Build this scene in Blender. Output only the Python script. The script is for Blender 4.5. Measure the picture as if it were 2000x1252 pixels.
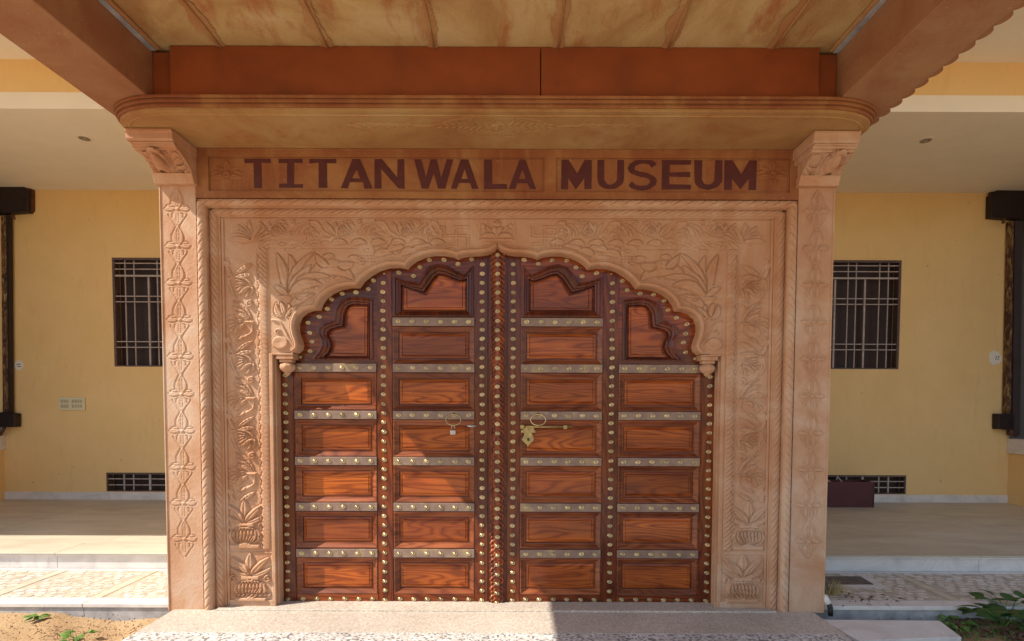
import bpy, math, random
import numpy as np
from mathutils import Vector, Matrix
from mathutils.geometry import tessellate_polygon

random.seed(7)
for o in list(bpy.data.objects):
    bpy.data.objects.remove(o)
SC = bpy.context.scene
COL = SC.collection

# ------------------------------------------------------------------ camera
PITCH, ROLL, FOC = math.radians(2.35), math.radians(0.2), 1090.0
U0, V0 = 1010.0, 834.0
CAM = Vector((0.147, -4.0, 1.5))
_F = Vector((0, math.cos(PITCH), -math.sin(PITCH)))
_U = Vector((0, math.sin(PITCH), math.cos(PITCH)))
_R = Vector((1, 0, 0))
CR = _R * math.cos(ROLL) + _U * math.sin(ROLL)
CU = _U * math.cos(ROLL) - _R * math.sin(ROLL)
cam_d = bpy.data.cameras.new("camera")
cam = bpy.data.objects.new("camera", cam_d)
COL.objects.link(cam)
M = Matrix.Identity(4)
for i in range(3):
    M[i][0] = CR[i]; M[i][1] = CU[i]; M[i][2] = -_F[i]; M[i][3] = CAM[i]
cam.matrix_world = M
cam_d.sensor_width = 36.0
cam_d.lens = FOC / 2000 * 36
cam_d.shift_x = (1000 - U0) / 2000
cam_d.shift_y = (V0 - 626) / 2000
cam_d.clip_end = 2000
cam_d.clip_start = 0.05
SC.camera = cam

# ------------------------------------------------------------------ light
SUN_TO = Vector((-1.0, -0.40, 1.17)).normalized()
w = bpy.data.worlds.new("World"); SC.world = w; w.use_nodes = True
nt = w.node_tree; nt.nodes.clear()
sky = nt.nodes.new("ShaderNodeTexSky"); sky.sky_type = 'NISHITA'; sky.sun_disc = False
sky.sun_elevation = math.asin(SUN_TO.z)
sky.sun_rotation = math.atan2(SUN_TO.x, SUN_TO.y)
sky.air_density = 1.2; sky.dust_density = 1.2; sky.ozone_density = 1.0
bg = nt.nodes.new("ShaderNodeBackground"); bg.inputs[1].default_value = 0.14
wo = nt.nodes.new("ShaderNodeOutputWorld")
nt.links.new(sky.outputs[0], bg.inputs[0]); nt.links.new(bg.outputs[0], wo.inputs[0])
sd = bpy.data.lights.new("sun", 'SUN'); sd.energy = 5.0; sd.angle = math.radians(0.5); sd.color = (1.0, 0.93, 0.82)
sun = bpy.data.objects.new("sun", sd); COL.objects.link(sun)
sun.rotation_euler = SUN_TO.to_track_quat('Z', 'Y').to_euler()
sun.location = (-8, -5, 10)
SC.view_settings.view_transform = 'Standard'
SC.view_settings.look = 'None'
SC.view_settings.exposure = 0.57
SC.view_settings.gamma = 1.0
SC.view_settings.use_curve_mapping = False
SC.render.engine = 'CYCLES'
SC.cycles.max_bounces = 10
SC.cycles.diffuse_bounces = 6

def P(u, v, y):
    """x, z of the point of the plane y=const seen at pixel (u, v) of the 2000 px photograph"""
    d = _F + CR * ((u - U0) / FOC) + CU * ((V0 - v) / FOC)
    t = (y - CAM.y) / d.y
    return (CAM.x + d.x * t, CAM.z + d.z * t)
def PX(u, y, v=800): return P(u, v, y)[0]
def PZ(v, y, u=970): return P(u, v, y)[1]
def PG(u, v, z):
    d = _F + CR * ((u - U0) / FOC) + CU * ((V0 - v) / FOC)
    t = (z - CAM.z) / d.z
    return (CAM.x + d.x * t, CAM.y + d.y * t)

# ------------------------------------------------------------------ object helpers
def tag(o, label=None, cat=None, group=None, kind=None):
    if label: o['label'] = label
    if cat: o['category'] = cat
    if group: o['group'] = group
    if kind: o['kind'] = kind
    return o
def thing(name, label, cat, loc=(0, 0, 0), group=None, rot=(0, 0, 0)):
    o = bpy.data.objects.new(name, None); COL.objects.link(o)
    o.location = loc; o.rotation_euler = rot; o.empty_display_size = 0.1
    return tag(o, label, cat, group)
def link(name, me, parent=None, loc=(0, 0, 0), rot=(0, 0, 0), scale=(1, 1, 1)):
    o = bpy.data.objects.new(name, me); COL.objects.link(o)
    if parent: o.parent = parent
    o.location = loc; o.rotation_euler = rot; o.scale = scale
    return o
class MB:
    def __init__(s): s.v = []; s.f = []
    def quad(s, *p):
        n = len(s.v); s.v += [tuple(q) for q in p]; s.f.append(tuple(range(n, n + len(p)))); return s
    def box(s, x0, x1, y0, y1, z0, z1):
        n = len(s.v)
        s.v += [(x0,y0,z0),(x1,y0,z0),(x1,y1,z0),(x0,y1,z0),(x0,y0,z1),(x1,y0,z1),(x1,y1,z1),(x0,y1,z1)]
        s.f += [tuple(n+i for i in q) for q in ((0,3,2,1),(4,5,6,7),(0,1,5,4),(1,2,6,5),(2,3,7,6),(3,0,4,7))]
        return s
    def prism_y(s, pts, y0, y1):
        """outline in x,z (ccw seen from the camera), front face y0"""
        n = len(s.v); k = len(pts)
        a = sum(pts[i][0]*pts[(i+1)%k][1]-pts[(i+1)%k][0]*pts[i][1] for i in range(k))
        if a < 0: pts = pts[::-1]
        s.v += [(p[0], y0, p[1]) for p in pts] + [(p[0], y1, p[1]) for p in pts]
        tri = tessellate_polygon([[Vector((p[0], p[1], 0)) for p in pts]])
        for t in tri:
            aa = [Vector(pts[i]) for i in t]
            c = (aa[1]-aa[0]).cross(aa[2]-aa[0])
            t2 = t if c > 0 else (t[0], t[2], t[1])
            s.f.append(tuple(n+i for i in t2)); s.f.append(tuple(n+k+i for i in t2[::-1]))
        for i in range(k):
            j = (i+1) % k
            s.f.append((n+j, n+i, n+k+i, n+k+j))
        return s
    def prism_z(s, pts, z0, z1):
        n = len(s.v); k = len(pts)
        a = sum(pts[i][0]*pts[(i+1)%k][1]-pts[(i+1)%k][0]*pts[i][1] for i in range(k))
        if a < 0: pts = pts[::-1]
        s.v += [(p[0], p[1], z0) for p in pts] + [(p[0], p[1], z1) for p in pts]
        tri = tessellate_polygon([[Vector((p[0], p[1], 0)) for p in pts]])
        for t in tri:
            aa = [Vector(pts[i]) for i in t]
            c = (aa[1]-aa[0]).cross(aa[2]-aa[0])
            t2 = t if c > 0 else (t[0], t[2], t[1])
            s.f.append(tuple(n+k+i for i in t2)); s.f.append(tuple(n+i for i in t2[::-1]))
        for i in range(k):
            j = (i+1) % k
            s.f.append((n+i, n+j, n+k+j, n+k+i))
        return s
    def tube(s, pts, r, seg=8, caps=True):
        pts = [Vector(p) for p in pts]; n0 = len(s.v); K = len(pts)
        rs = r if isinstance(r, (list, tuple)) else [r]*K
        up = None
        for i, p in enumerate(pts):
            t = (pts[min(i+1, K-1)] - pts[max(i-1, 0)]).normalized()
            if up is None:
                up = Vector((0, 0, 1)) if abs(t.z) < .9 else Vector((1, 0, 0))
            a = t.cross(up).normalized(); b = a.cross(t).normalized(); up = b
            for j in range(seg):
                th = 2*math.pi*j/seg
                s.v.append(tuple(p + (a*math.cos(th) + b*math.sin(th))*rs[i]))
        for i in range(K-1):
            for j in range(seg):
                q = (j+1) % seg
                s.f.append((n0+i*seg+j, n0+(i+1)*seg+j, n0+(i+1)*seg+q, n0+i*seg+q))
        if caps:
            s.f.append(tuple(n0+j for j in range(seg)))
            s.f.append(tuple(n0+(K-1)*seg+j for j in reversed(range(seg))))
        return s
    def lathe(s, prof, seg=16, cx=0, cy=0, flute=0, nfl=8, sx=1.0):
        n0 = len(s.v)
        for r, z in prof:
            for j in range(seg):
                th = 2*math.pi*j/seg
                rr = r*(1 + flute*math.cos(nfl*th))
                s.v.append((cx+rr*math.cos(th)*sx, cy+rr*math.sin(th), z))
        for i in range(len(prof)-1):
            for j in range(seg):
                q = (j+1) % seg
                s.f.append((n0+i*seg+j, n0+i*seg+q, n0+(i+1)*seg+q, n0+(i+1)*seg+j))
        s.f.append(tuple(n0+j for j in reversed(range(seg))))
        s.f.append(tuple(n0+(len(prof)-1)*seg+j for j in range(seg)))
        return s
    def mesh(s, name, mat, smooth=False):
        me = bpy.data.meshes.new(name); me.from_pydata(s.v, [], s.f)
        if mat: me.materials.append(mat)
        if smooth: me.polygons.foreach_set('use_smooth', [True]*len(me.polygons))
        me.update(); return me
    def build(s, name, mat, parent=None, bevel=0, smooth=False, loc=(0, 0, 0), rot=(0, 0, 0), seg=2, label=None):
        o = link(name, s.mesh(name, mat, smooth), parent, loc, rot)
        if bevel:
            b = o.modifiers.new("bevel", 'BEVEL'); b.width = bevel; b.segments = seg; b.limit_method = 'ANGLE'
            b.angle_limit = math.radians(35)
        if label: o['label'] = label
        return o

# ------------------------------------------------------------------ materials
def new_mat(name):
    m = bpy.data.materials.new(name); m.use_nodes = True
    n = m.node_tree.nodes; n.clear()
    b = n.new("ShaderNodeBsdfPrincipled"); o = n.new("ShaderNodeOutputMaterial")
    m.node_tree.links.new(b.outputs[0], o.inputs[0])
    return m, m.node_tree, b
def N(t, typ, **kw):
    n = t.nodes.new(typ)
    for k, v in kw.items():
        if k.startswith('i_'):
            n.inputs[k[2:].replace('_', ' ')].default_value = v
        else: setattr(n, k, v)
    return n
def coords(t, scale=(1, 1, 1), rnd=False):
    tc = N(t, "ShaderNodeTexCoord"); mp = N(t, "ShaderNodeMapping")
    mp.inputs['Scale'].default_value = scale
    if rnd:
        oi = N(t, "ShaderNodeObjectInfo"); mu = N(t, "ShaderNodeMath", operation='MULTIPLY'); mu.inputs[1].default_value = 37.0
        t.links.new(oi.outputs['Random'], mu.inputs[0])
        ad = N(t, "ShaderNodeVectorMath", operation='ADD')
        t.links.new(tc.outputs['Object'], ad.inputs[0]); t.links.new(mu.outputs[0], ad.inputs[1])
        t.links.new(ad.outputs[0], mp.inputs[0])
    else: t.links.new(tc.outputs['Object'], mp.inputs[0])
    return mp.outputs[0]
def noise(t, vec, scale, detail=6, rough=.6, dist=0):
    n = N(t, "ShaderNodeTexNoise"); n.inputs['Scale'].default_value = scale; n.inputs['Detail'].default_value = detail
    n.inputs['Roughness'].default_value = rough; n.inputs['Distortion'].default_value = dist
    t.links.new(vec, n.inputs['Vector']); return n.outputs[0]
def ramp(t, fac, stops):
    r = N(t, "ShaderNodeValToRGB"); e = r.color_ramp.elements
    while len(e) > 1: e.remove(e[-1])
    e[0].position = stops[0][0]; c = stops[0][1]; e[0].color = (*c, 1) if len(c) == 3 else c
    for p, c in stops[1:]:
        q = e.new(p); q.color = (*c, 1) if len(c) == 3 else c
    t.links.new(fac, r.inputs[0]); return r.outputs[0]
def mix(t, fac, a, b, typ='MIX'):
    m = N(t, "ShaderNodeMix", data_type='RGBA', blend_type=typ)
    for i, x in ((0, fac), (6, a), (7, b)):
        if isinstance(x, (int, float)): m.inputs[i].default_value = x
        elif isinstance(x, tuple): m.inputs[i].default_value = (*x, 1)
        else: t.links.new(x, m.inputs[i])
    return m.outputs[2]
def bump(t, b, h, strength=.3, dist=.01):
    n = N(t, "ShaderNodeBump"); n.inputs['Strength'].default_value = strength; n.inputs['Distance'].default_value = dist
    t.links.new(h, n.inputs['Height']); t.links.new(n.outputs[0], b.inputs['Normal'])
G3 = lambda g: (g, g, g)

def stone_mat(name, c1, c2, c3, stain, rough=.75, stain_amt=.5, pitch=3.0, sdir=(1.6, 1.6, .35)):
    m, t, b = new_mat(name)
    v = coords(t)
    big = noise(t, v, pitch*.5, 5, .6, 1.2)
    col = ramp(t, big, [(.34, c1), (.5, c2), (.64, c3)])
    vs = coords(t, sdir)
    st = ramp(t, noise(t, vs, pitch*1.3, 7, .68, .35), [(.52, G3(0)), (.72, G3(1))])
    s2 = N(t, "ShaderNodeMath", operation='MULTIPLY'); s2.inputs[1].default_value = stain_amt
    t.links.new(st, s2.inputs[0])
    col = mix(t, s2.outputs[0], col, stain)
    fine = noise(t, v, 90, 4, .7)
    col = mix(t, .35, col, ramp(t, fine, [(.3, G3(.62)), (.7, G3(1.0))]), 'MULTIPLY')
    sp = ramp(t, noise(t, v, 34, 3, .6), [(.66, G3(0)), (.74, G3(1))])
    s3 = N(t, "ShaderNodeMath", operation='MULTIPLY'); s3.inputs[1].default_value = .18
    t.links.new(sp, s3.inputs[0])
    col = mix(t, s3.outputs[0], col, (.75, .62, .5))
    t.links.new(col, b.inputs['Base Color'])
    b.inputs['Roughness'].default_value = rough
    b.inputs['Specular IOR Level'].default_value = .35
    hh = N(t, "ShaderNodeMath", operation='ADD'); t.links.new(fine, hh.inputs[0]); t.links.new(noise(t, v, 14, 4), hh.inputs[1])
    bump(t, b, hh.outputs[0], .35, .004)
    return m
stone = stone_mat("sandstone", (.47, .225, .115), (.53, .29, .165), (.585, .37, .24), (.42, .185, .065), stain_amt=.65, pitch=3.6)
stone_pil = stone_mat("sandstone_pillar", (.50, .255, .135), (.57, .335, .205), (.62, .42, .29), (.47, .235, .085), stain_amt=.65, pitch=3.4)
stone_red = stone_mat("sandstone_red", (.26, .08, .03), (.31, .115, .042), (.39, .18, .065), (.42, .24, .085), stain_amt=.6)
stone_och = stone_mat("sandstone_ochre", (.36, .17, .06), (.43, .245, .09), (.47, .30, .125), (.36, .13, .045), stain_amt=.75, pitch=2.4)
stone_can = stone_mat("sandstone_canopy", (.40, .22, .08), (.54, .36, .15), (.60, .44, .22), (.38, .10, .028), stain_amt=.95, sdir=(1.9, .55, 1), pitch=2.6)
stone_beam = stone_mat("sandstone_beam", (.30, .125, .058), (.35, .165, .08), (.40, .22, .11), (.29, .11, .045), stain_amt=.6)
seam_mat = stone_mat("grout_red", (.38, .165, .06), (.45, .22, .085), (.5, .29, .12), (.5, .3, .15))

def flat_mat(name, c, rough=.6, var=.15, scale=6, metal=0, bmp=.1, spec=.5, rnd=False, coat=0):
    m, t, b = new_mat(name); v = coords(t, rnd=rnd)
    n = noise(t, v, scale, 5, .6)
    col = ramp(t, n, [(.3, tuple(x*(1-var) for x in c)), (.7, tuple(min(1, x*(1+var)) for x in c))])
    t.links.new(col, b.inputs['Base Color']); b.inputs['Roughness'].default_value = rough
    b.inputs['Metallic'].default_value = metal; b.inputs['Specular IOR Level'].default_value = spec
    b.inputs['Coat Weight'].default_value = coat
    if bmp: bump(t, b, noise(t, v, scale*12, 3), bmp, .003)
    return m
fascia_mat = flat_mat("orange_paint", (.235, .055, .013), .5, .28, 2.2, bmp=.2)
letter_mat = flat_mat("maroon_paint", (.085, .013, .011), .55, .2, 14)
brass = flat_mat("brass", (.54, .42, .23), .32, .45, 2, metal=1, bmp=0, rnd=True)
brass_old = flat_mat("aged_brass", (.38, .28, .12), .42, .3, 40, metal=.9, bmp=.15)
steel = flat_mat("steel", (.42, .41, .42), .3, .2, 20, metal=1, bmp=0)
dark = flat_mat("shade_black", (.012, .010, .012), .5, .1, 4, bmp=0)  # near-black colour stands in for the shade in hollows and behind gaps
wglass, _t, _b = new_mat("window_glass")
_b.inputs['Base Color'].default_value = (.035, .018, .015, 1); _b.inputs['Roughness'].default_value = .45; _b.inputs['Specular IOR Level'].default_value = .25
winframe = flat_mat("window_frame", (.10, .06, .055), .6, .3, 20)
bar_mat = flat_mat("bar_paint", (.40, .33, .30), .5, .25, 24)
brown_metal = flat_mat("brown_housing", (.018, .008, .008), .55, .4, 12)
rust = flat_mat("rusty_brown", (.10, .035, .015), .75, .5, 30)
peel = None
maroon = flat_mat("maroon_board", (.075, .012, .016), .6, .15, 8)
plaster_w = flat_mat("cream_plaster", (.80, .74, .63), .85, .03, 3, bmp=.05, spec=.2)
plastic = flat_mat("white_plastic", (.66, .60, .40), .45, .03, 5, bmp=0)
sticker = flat_mat("sticker_white", (.72, .68, .60), .6, .08, 30, bmp=0)
ink = flat_mat("ink", (.06, .04, .03), .6, .1, 10, bmp=0)
black_rubber = flat_mat("black_rubber", (.015, .015, .015), .5, .1, 10)
white_pvc = flat_mat("white_pvc", (.72, .66, .58), .45, .1, 10, bmp=0)
straw = flat_mat("dry_grass", (.40, .29, .12), .8, .3, 20)
leaf_m = flat_mat("leaf_green", (.022, .075, .014), .5, .4, 14, rnd=True)
leaf_l = flat_mat("leaf_light", (.10, .19, .03), .55, .4, 14, rnd=True)
dead_leaf = flat_mat("dead_leaf", (.13, .05, .035), .8, .5, 14, rnd=True)

def wall_yellow():
    m, t, b = new_mat("yellow_wall"); v = coords(t)
    n = noise(t, v, 1.1, 5, .55)
    col = ramp(t, n, [(.3, (.73, .495, .215)), (.7, (.78, .55, .26))])
    col = mix(t, .5, col, ramp(t, noise(t, v, 3.7, 8, .7, .6), [(.3, G3(.93)), (.7, G3(1.03))]), 'MULTIPLY')
    # rain streaks near the skirting
    vs = coords(t, (3.0, 1, .5)); st = ramp(t, noise(t, vs, 4, 6, .7), [(.56, G3(0)), (.8, G3(.45))])
    col = mix(t, st, col, (.56, .38, .19))
    sp = ramp(t, noise(t, v, 16, 2, .5), [(.76, G3(0)), (.79, G3(.6))])
    col = mix(t, sp, col, (.33, .20, .09))
    t.links.new(col, b.inputs['Base Color']); b.inputs['Roughness'].default_value = .8
    b.inputs['Specular IOR Level'].default_value = .25
    bump(t, b, noise(t, v, 60, 4), .12, .004); return m
yellow = wall_yellow()

def marble():
    m, t, b = new_mat("white_marble"); v = coords(t, (1, 1, 1))
    n = noise(t, v, 2.2, 8, .65, 1.5)
    col = ramp(t, n, [(.3, (.50, .47, .45)), (.5, (.66, .61, .57)), (.7, (.74, .70, .66))])
    vs = coords(t, (2.2, 1, .8)); st = ramp(t, noise(t, vs, 9, 6, .7), [(.6, G3(0)), (.72, G3(.7))])
    col = mix(t, st, col, (.34, .30, .27))
    sp = ramp(t, noise(t, v, 40, 3, .6), [(.70, G3(0)), (.74, G3(.8))])
    col = mix(t, sp, col, (.22, .18, .16))
    t.links.new(col, b.inputs['Base Color']); b.inputs['Roughness'].default_value = .45
    bump(t, b, noise(t, v, 30, 4), .12, .003); return m
marb = marble()
marb_grey = flat_mat("grey_marble", (.34, .33, .33), .6, .35, 9)
def porch_mat():
    m, t, b = new_mat("porch_stone"); v = coords(t, (.5, 1.6, 1))
    n = noise(t, v, 2.5, 8, .65, .8)
    col = ramp(t, n, [(.3, (.43, .37, .28)), (.5, (.52, .46, .35)), (.7, (.60, .54, .43))])
    sp = ramp(t, noise(t, coords(t), 9, 6, .75), [(.62, G3(0)), (.75, G3(.45))])
    col = mix(t, sp, col, (.26, .20, .14))
    t.links.new(col, b.inputs['Base Color']); b.inputs['Roughness'].default_value = .5
    bump(t, b, noise(t, v, 30, 4), .15, .003); return m
porch_m = porch_mat()
grout = flat_mat("step_grout", (.43, .365, .285), .85, .25, 14, bmp=.3)
chip_m, _t, _b = new_mat("mosaic_chip")
_g = N(_t, "ShaderNodeNewGeometry")
_t.links.new(ramp(_t, _g.outputs['Random Per Island'], [(0, (.58, .51, .42)), (.35, (.64, .58, .50)), (.6, (.55, .45, .36)), (.8, (.64, .60, .56)), (1, (.50, .43, .36))]), _b.inputs['Base Color'])
_b.inputs['Roughness'].default_value = .5
def terrazzo(name, base, c2, c3, scale):
    m, t, b = new_mat(name); v = coords(t)
    vo = N(t, "ShaderNodeTexVoronoi"); vo.inputs['Scale'].default_value = scale; t.links.new(v, vo.inputs['Vector'])
    sx = N(t, "ShaderNodeSeparateColor"); t.links.new(vo.outputs['Color'], sx.inputs[0])
    col = ramp(t, sx.outputs[0], [(0, base), (.45, base), (.5, c2), (.75, c2), (.8, c3), (1, c3)])
    n = ramp(t, noise(t, v, 1.3, 6, .6), [(.3, G3(.78)), (.7, G3(1.05))])
    col = mix(t, 1.0, col, n, 'MULTIPLY')
    t.links.new(col, b.inputs['Base Color']); b.inputs['Roughness'].default_value = .6
    bump(t, b, sx.outputs[1], .15, .002); return m
terr_a = terrazzo("terrazzo_beige", (.50, .42, .34), (.60, .52, .43), (.42, .35, .29), 95)
terr_b = terrazzo("terrazzo_grey", (.50, .46, .42), (.68, .66, .62), (.20, .18, .17), 66)
def sand_mat(name, c1, c2, c3):
    m, t, b = new_mat(name); v = coords(t)
    col = ramp(t, noise(t, v, 1.7, 8, .6, .3), [(.3, c1), (.55, c2), (.75, c3)])
    sp = ramp(t, noise(t, v, 70, 3, .6), [(.66, G3(0)), (.72, G3(.6))])
    col = mix(t, sp, col, tuple(x*.35 for x in c1))
    t.links.new(col, b.inputs['Base Color']); b.inputs['Roughness'].default_value = .95
    b.inputs['Specular IOR Level'].default_value = .1
    bump(t, b, noise(t, v, 26, 8, .7), .8, .02); return m
sand = sand_mat("sand", (.36, .235, .125), (.44, .30, .165), (.50, .36, .22))
soil = sand_mat("soil", (.20, .12, .06), (.30, .19, .10), (.38, .26, .14))

def wood_mat(name, vertical, cols, gloss=.22, k=16, contrast=1.0):
    m, t, b = new_mat(name)
    sc = (3.2, 1, .42) if vertical else (.42, 1, 3.2)
    v = coords(t, sc, rnd=True)
    h = noise(t, v, 1.5, 2.5, .5, .35)
    mu = N(t, "ShaderNodeMath", operation='MULTIPLY'); mu.inputs[1].default_value = k; t.links.new(h, mu.inputs[0])
    fr = N(t, "ShaderNodeMath", operation='PINGPONG'); fr.inputs[1].default_value = .5; t.links.new(mu.outputs[0], fr.inputs[0])
    v2 = coords(t, (26, 1, 1.3) if vertical else (1.3, 1, 26), rnd=True)
    f = noise(t, v2, 4, 6, .7, .3)
    v3 = coords(t, rnd=True)
    col = ramp(t, fr.outputs[0], [(0, cols[0]), (.07, cols[0]), (.20, cols[1]), (.5, cols[2])])
    col = mix(t, .52, cols[1], col)
    lo = noise(t, v, .9, 2, .5)
    col = mix(t, ramp(t, lo, [(.42, G3(0)), (.62, G3(.6))]), col, cols[0])
    col = mix(t, .55, col, ramp(t, f, [(.3, G3(.55)), (.7, G3(1.2))]), 'MULTIPLY')
    col = mix(t, .5, col, ramp(t, noise(t, v3, 2.3, 3), [(.3, G3(.6)), (.7, G3(1.25))]), 'MULTIPLY')
    oi = N(t, "ShaderNodeObjectInfo")
    col = mix(t, 1.0, col, ramp(t, oi.outputs['Random'], [(0, (.74, .68, .62)), (.35, (.95, .95, .95)), (.7, (1.12, 1.15, 1.2)), (1, (.86, .80, .74))]), 'MULTIPLY')
    t.links.new(col, b.inputs['Base Color'])
    rr_ = N(t, "ShaderNodeMapRange"); rr_.inputs[3].default_value = gloss; rr_.inputs[4].default_value = gloss+.28
    t.links.new(noise(t, v3, 5, 5, .65), rr_.inputs[0]); t.links.new(rr_.outputs[0], b.inputs['Roughness'])
    b.inputs['Roughness'].default_value = gloss + .12
    b.inputs['Coat Weight'].default_value = .38; b.inputs['Coat Roughness'].default_value = gloss*.5; b.inputs['Specular IOR Level'].default_value = .2
    bump(t, b, f, .10, .002)
    return m
WR = ((.060, .010, .003), (.22, .040, .007), (.38, .092, .014))
wood_v = wood_mat("rosewood_vertical", True, WR)
wood_h = wood_mat("rosewood_horizontal", False, WR)
wood_p = wood_mat("rosewood_panel", False, ((.12, .020, .005), (.43, .092, .013), (.58, .165, .024)), k=20)
wood_d = wood_mat("rosewood_dark", True, ((.05, .010, .006), (.13, .026, .010), (.22, .045, .014)), .16)
wood_m = wood_mat("rosewood_moulding", False, ((.10, .022, .008), (.27, .070, .024), (.36, .115, .038)), .28)
strap_m, _t, _b = new_mat("strap_metal")
_v = coords(_t)
_t.links.new(ramp(_t, noise(_t, _v, 9, 6, .65), [(.35, (.20, .125, .095)), (.55, (.27, .18, .135)), (.70, (.40, .28, .13))]), _b.inputs['Base Color'])
_b.inputs['Metallic'].default_value = .25; _b.inputs['Roughness'].default_value = .45
bump(_t, _b, noise(_t, _v, 60, 4), .2, .002)

# ------------------------------------------------------------------ relief carving as real geometry
class Relief:
    def __init__(s, x0, x1, z0, z1, res):
        s.nx = int(round((x1-x0)/res))+1; s.nz = int(round((z1-z0)/res))+1
        s.x = np.linspace(x0, x1, s.nx); s.z = np.linspace(z0, z1, s.nz)
        s.X, s.Z = np.meshgrid(s.x, s.z); s.H = np.zeros_like(s.X); s.res = res
    def win(s, pts, pad):
        pts = np.array(pts); a = pts.min(0)-pad; b = pts.max(0)+pad
        i0, i1 = np.searchsorted(s.x, (a[0], b[0])); j0, j1 = np.searchsorted(s.z, (a[1], b[1]))
        return slice(j0, j1), slice(i0, i1)
    def curve(s, pts, n=24):
        pts = [np.array(p, float) for p in pts]
        if len(pts) == 2: return np.array([pts[0]*(1-t)+pts[1]*t for t in np.linspace(0, 1, n)])
        if len(pts) == 3:
            return np.array([pts[0]*(1-t)**2+2*pts[1]*t*(1-t)+pts[2]*t*t for t in np.linspace(0, 1, n)])
        out = []
        Q = [2*pts[0]-pts[1]]+pts+[2*pts[-1]-pts[-2]]
        for i in range(1, len(Q)-2):
            for t in np.linspace(0, 1, 8, endpoint=False):
                a, b, c, d = Q[i-1], Q[i], Q[i+1], Q[i+2]
                out.append(.5*((2*b)+(-a+c)*t+(2*a-5*b+4*c-d)*t*t+(-a+3*b-3*c+d)*t**3))
        out.append(pts[-1]); return np.array(out)
    def near(s, sl, C):
        X = s.X[sl]; Z = s.Z[sl]
        best = np.full(X.shape, 1e9); par = np.zeros(X.shape); side = np.zeros(X.shape)
        n = len(C)
        for i in range(n-1):
            a = C[i]; d = C[i+1]-a; L = d@d+1e-12
            t = np.clip(((X-a[0])*d[0]+(Z-a[1])*d[1])/L, 0, 1)
            dx = X-a[0]-t*d[0]; dz = Z-a[1]-t*d[1]; q = dx*dx+dz*dz
            m = q < best
            best = np.where(m, q, best); par = np.where(m, (i+t)/(n-1), par)
            side = np.where(m, np.sign(d[0]*dz-d[1]*dx), side)
        return np.sqrt(best), par, side
    def leaf(s, pts, w, h=.014, vein=.5, rib=0, fat=.75, groove=.5, rim=False):
        C = s.curve(pts); sl = s.win(C, w+.01)
        if s.X[sl].size == 0: return
        d, p, sd = s.near(sl, C)
        ww = w*np.sin(np.pi*np.clip(p, .001, .999)**fat)**.75+1e-5
        q = d/ww; ins = q < 1
        prof = h*(1-q**3)
        if rim: prof = h*(.35+.65*np.clip(1-((q-.72)/.28)**2, 0, 1))
        if vein: prof = prof-h*vein*np.exp(-(d/(s.res*.9))**2)
        if rib:
            prof = prof-h*.38*np.clip(np.sin((p*rib-q*1.2)*2*np.pi), 0, 1)*(q > .12)
        H = s.H[sl]
        gr = (q >= 1) & (d < ww+s.res*1.3) & (p > .02)
        H[gr] = np.minimum(H[gr], H[gr]*.2-groove*.008)
        H[ins] = np.maximum(H[ins]*.4, 0)+prof[ins]
        s.H[sl] = H
    def stroke(s, pts, w, h, straight=False):
        C = np.array(pts, float) if straight else s.curve(pts)
        sl = s.win(C, w+.01)
        if s.X[sl].size == 0: return
        d, p, sd = s.near(sl, C); q = d/w; H = s.H[sl]; ins = q < 1
        if h < 0: H[ins] = H[ins]+(h*(1-q**2))[ins]
        else: H[ins] = np.maximum(H[ins], (h*np.sqrt(np.clip(1-q**2, 0, 1)))[ins])
        s.H[sl] = H
    def dome(s, c, rx, rz, h, dish=0):
        sl = s.win([(c[0]-rx, c[1]-rz), (c[0]+rx, c[1]+rz)], .005)
        if s.X[sl].size == 0: return
        q = np.sqrt(((s.X[sl]-c[0])/rx)**2+((s.Z[sl]-c[1])/rz)**2); H = s.H[sl]; m = q < 1
        val = h*np.sqrt(np.clip(1-q**2, 0, 1)) if not dish else h*(1-dish*np.clip(1-q*1.3, 0, 1))
        H[m] = np.maximum(H[m]*.3, val[m]); g = (q >= 1) & (q < 1+s.res*1.2/rx)
        H[g] = np.minimum(H[g], -.001); s.H[sl] = H
    def beads(s, a, b, n, r, h):
        for t in np.linspace(0, 1, n): s.dome((a[0]+(b[0]-a[0])*t, a[1]+(b[1]-a[1])*t), r, r, h)
    def spiral(s, c, r, turns, w, h, a0=0, sg=1, sx=1.0):
        pts = []
        for k in range(int(18*turns)+1):
            t = k/(18*turns); a = a0+sg*t*turns*2*math.pi; rr = r*(1-.8*t)
            pts.append((c[0]+rr*math.cos(a)*sx, c[1]+rr*math.sin(a)))
        s.stroke(pts, w, h, True)
    def box(s, x0, x1, z0, z1, h):
        m = (s.X > x0) & (s.X < x1) & (s.Z > z0) & (s.Z < z1); s.H[m] = h
    def mesh(s, name, mat, ybase, mask=None, horizontal=None, weather=.0012, seed=1):
        """front sheet at y = ybase - H (or the underside z = horizontal - H)"""
        rng = np.random.RandomState(seed)
        n = rng.rand(*s.H.shape)
        for _ in range(2):
            n = (n+np.roll(n, 1, 0)+np.roll(n, 1, 1)+np.roll(n, -1, 0)+np.roll(n, -1, 1))/5
        H = s.H.copy()
        H2 = (H*7+np.roll(H, 1, 0)+np.roll(H, 1, 1)+np.roll(H, -1, 0)+np.roll(H, -1, 1))/11
        H2[0], H2[-1], H2[:, 0], H2[:, -1] = H[0], H[-1], H[:, 0], H[:, -1]
        H = H2+(n-.5)*weather*2
        yb = ybase if not callable(ybase) else ybase(s.X, s.Z)
        if horizontal is None: V = np.stack([s.X, yb-H, s.Z], -1).reshape(-1, 3)
        else: V = np.stack([s.X, s.Z, horizontal-H], -1).reshape(-1, 3)
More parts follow.
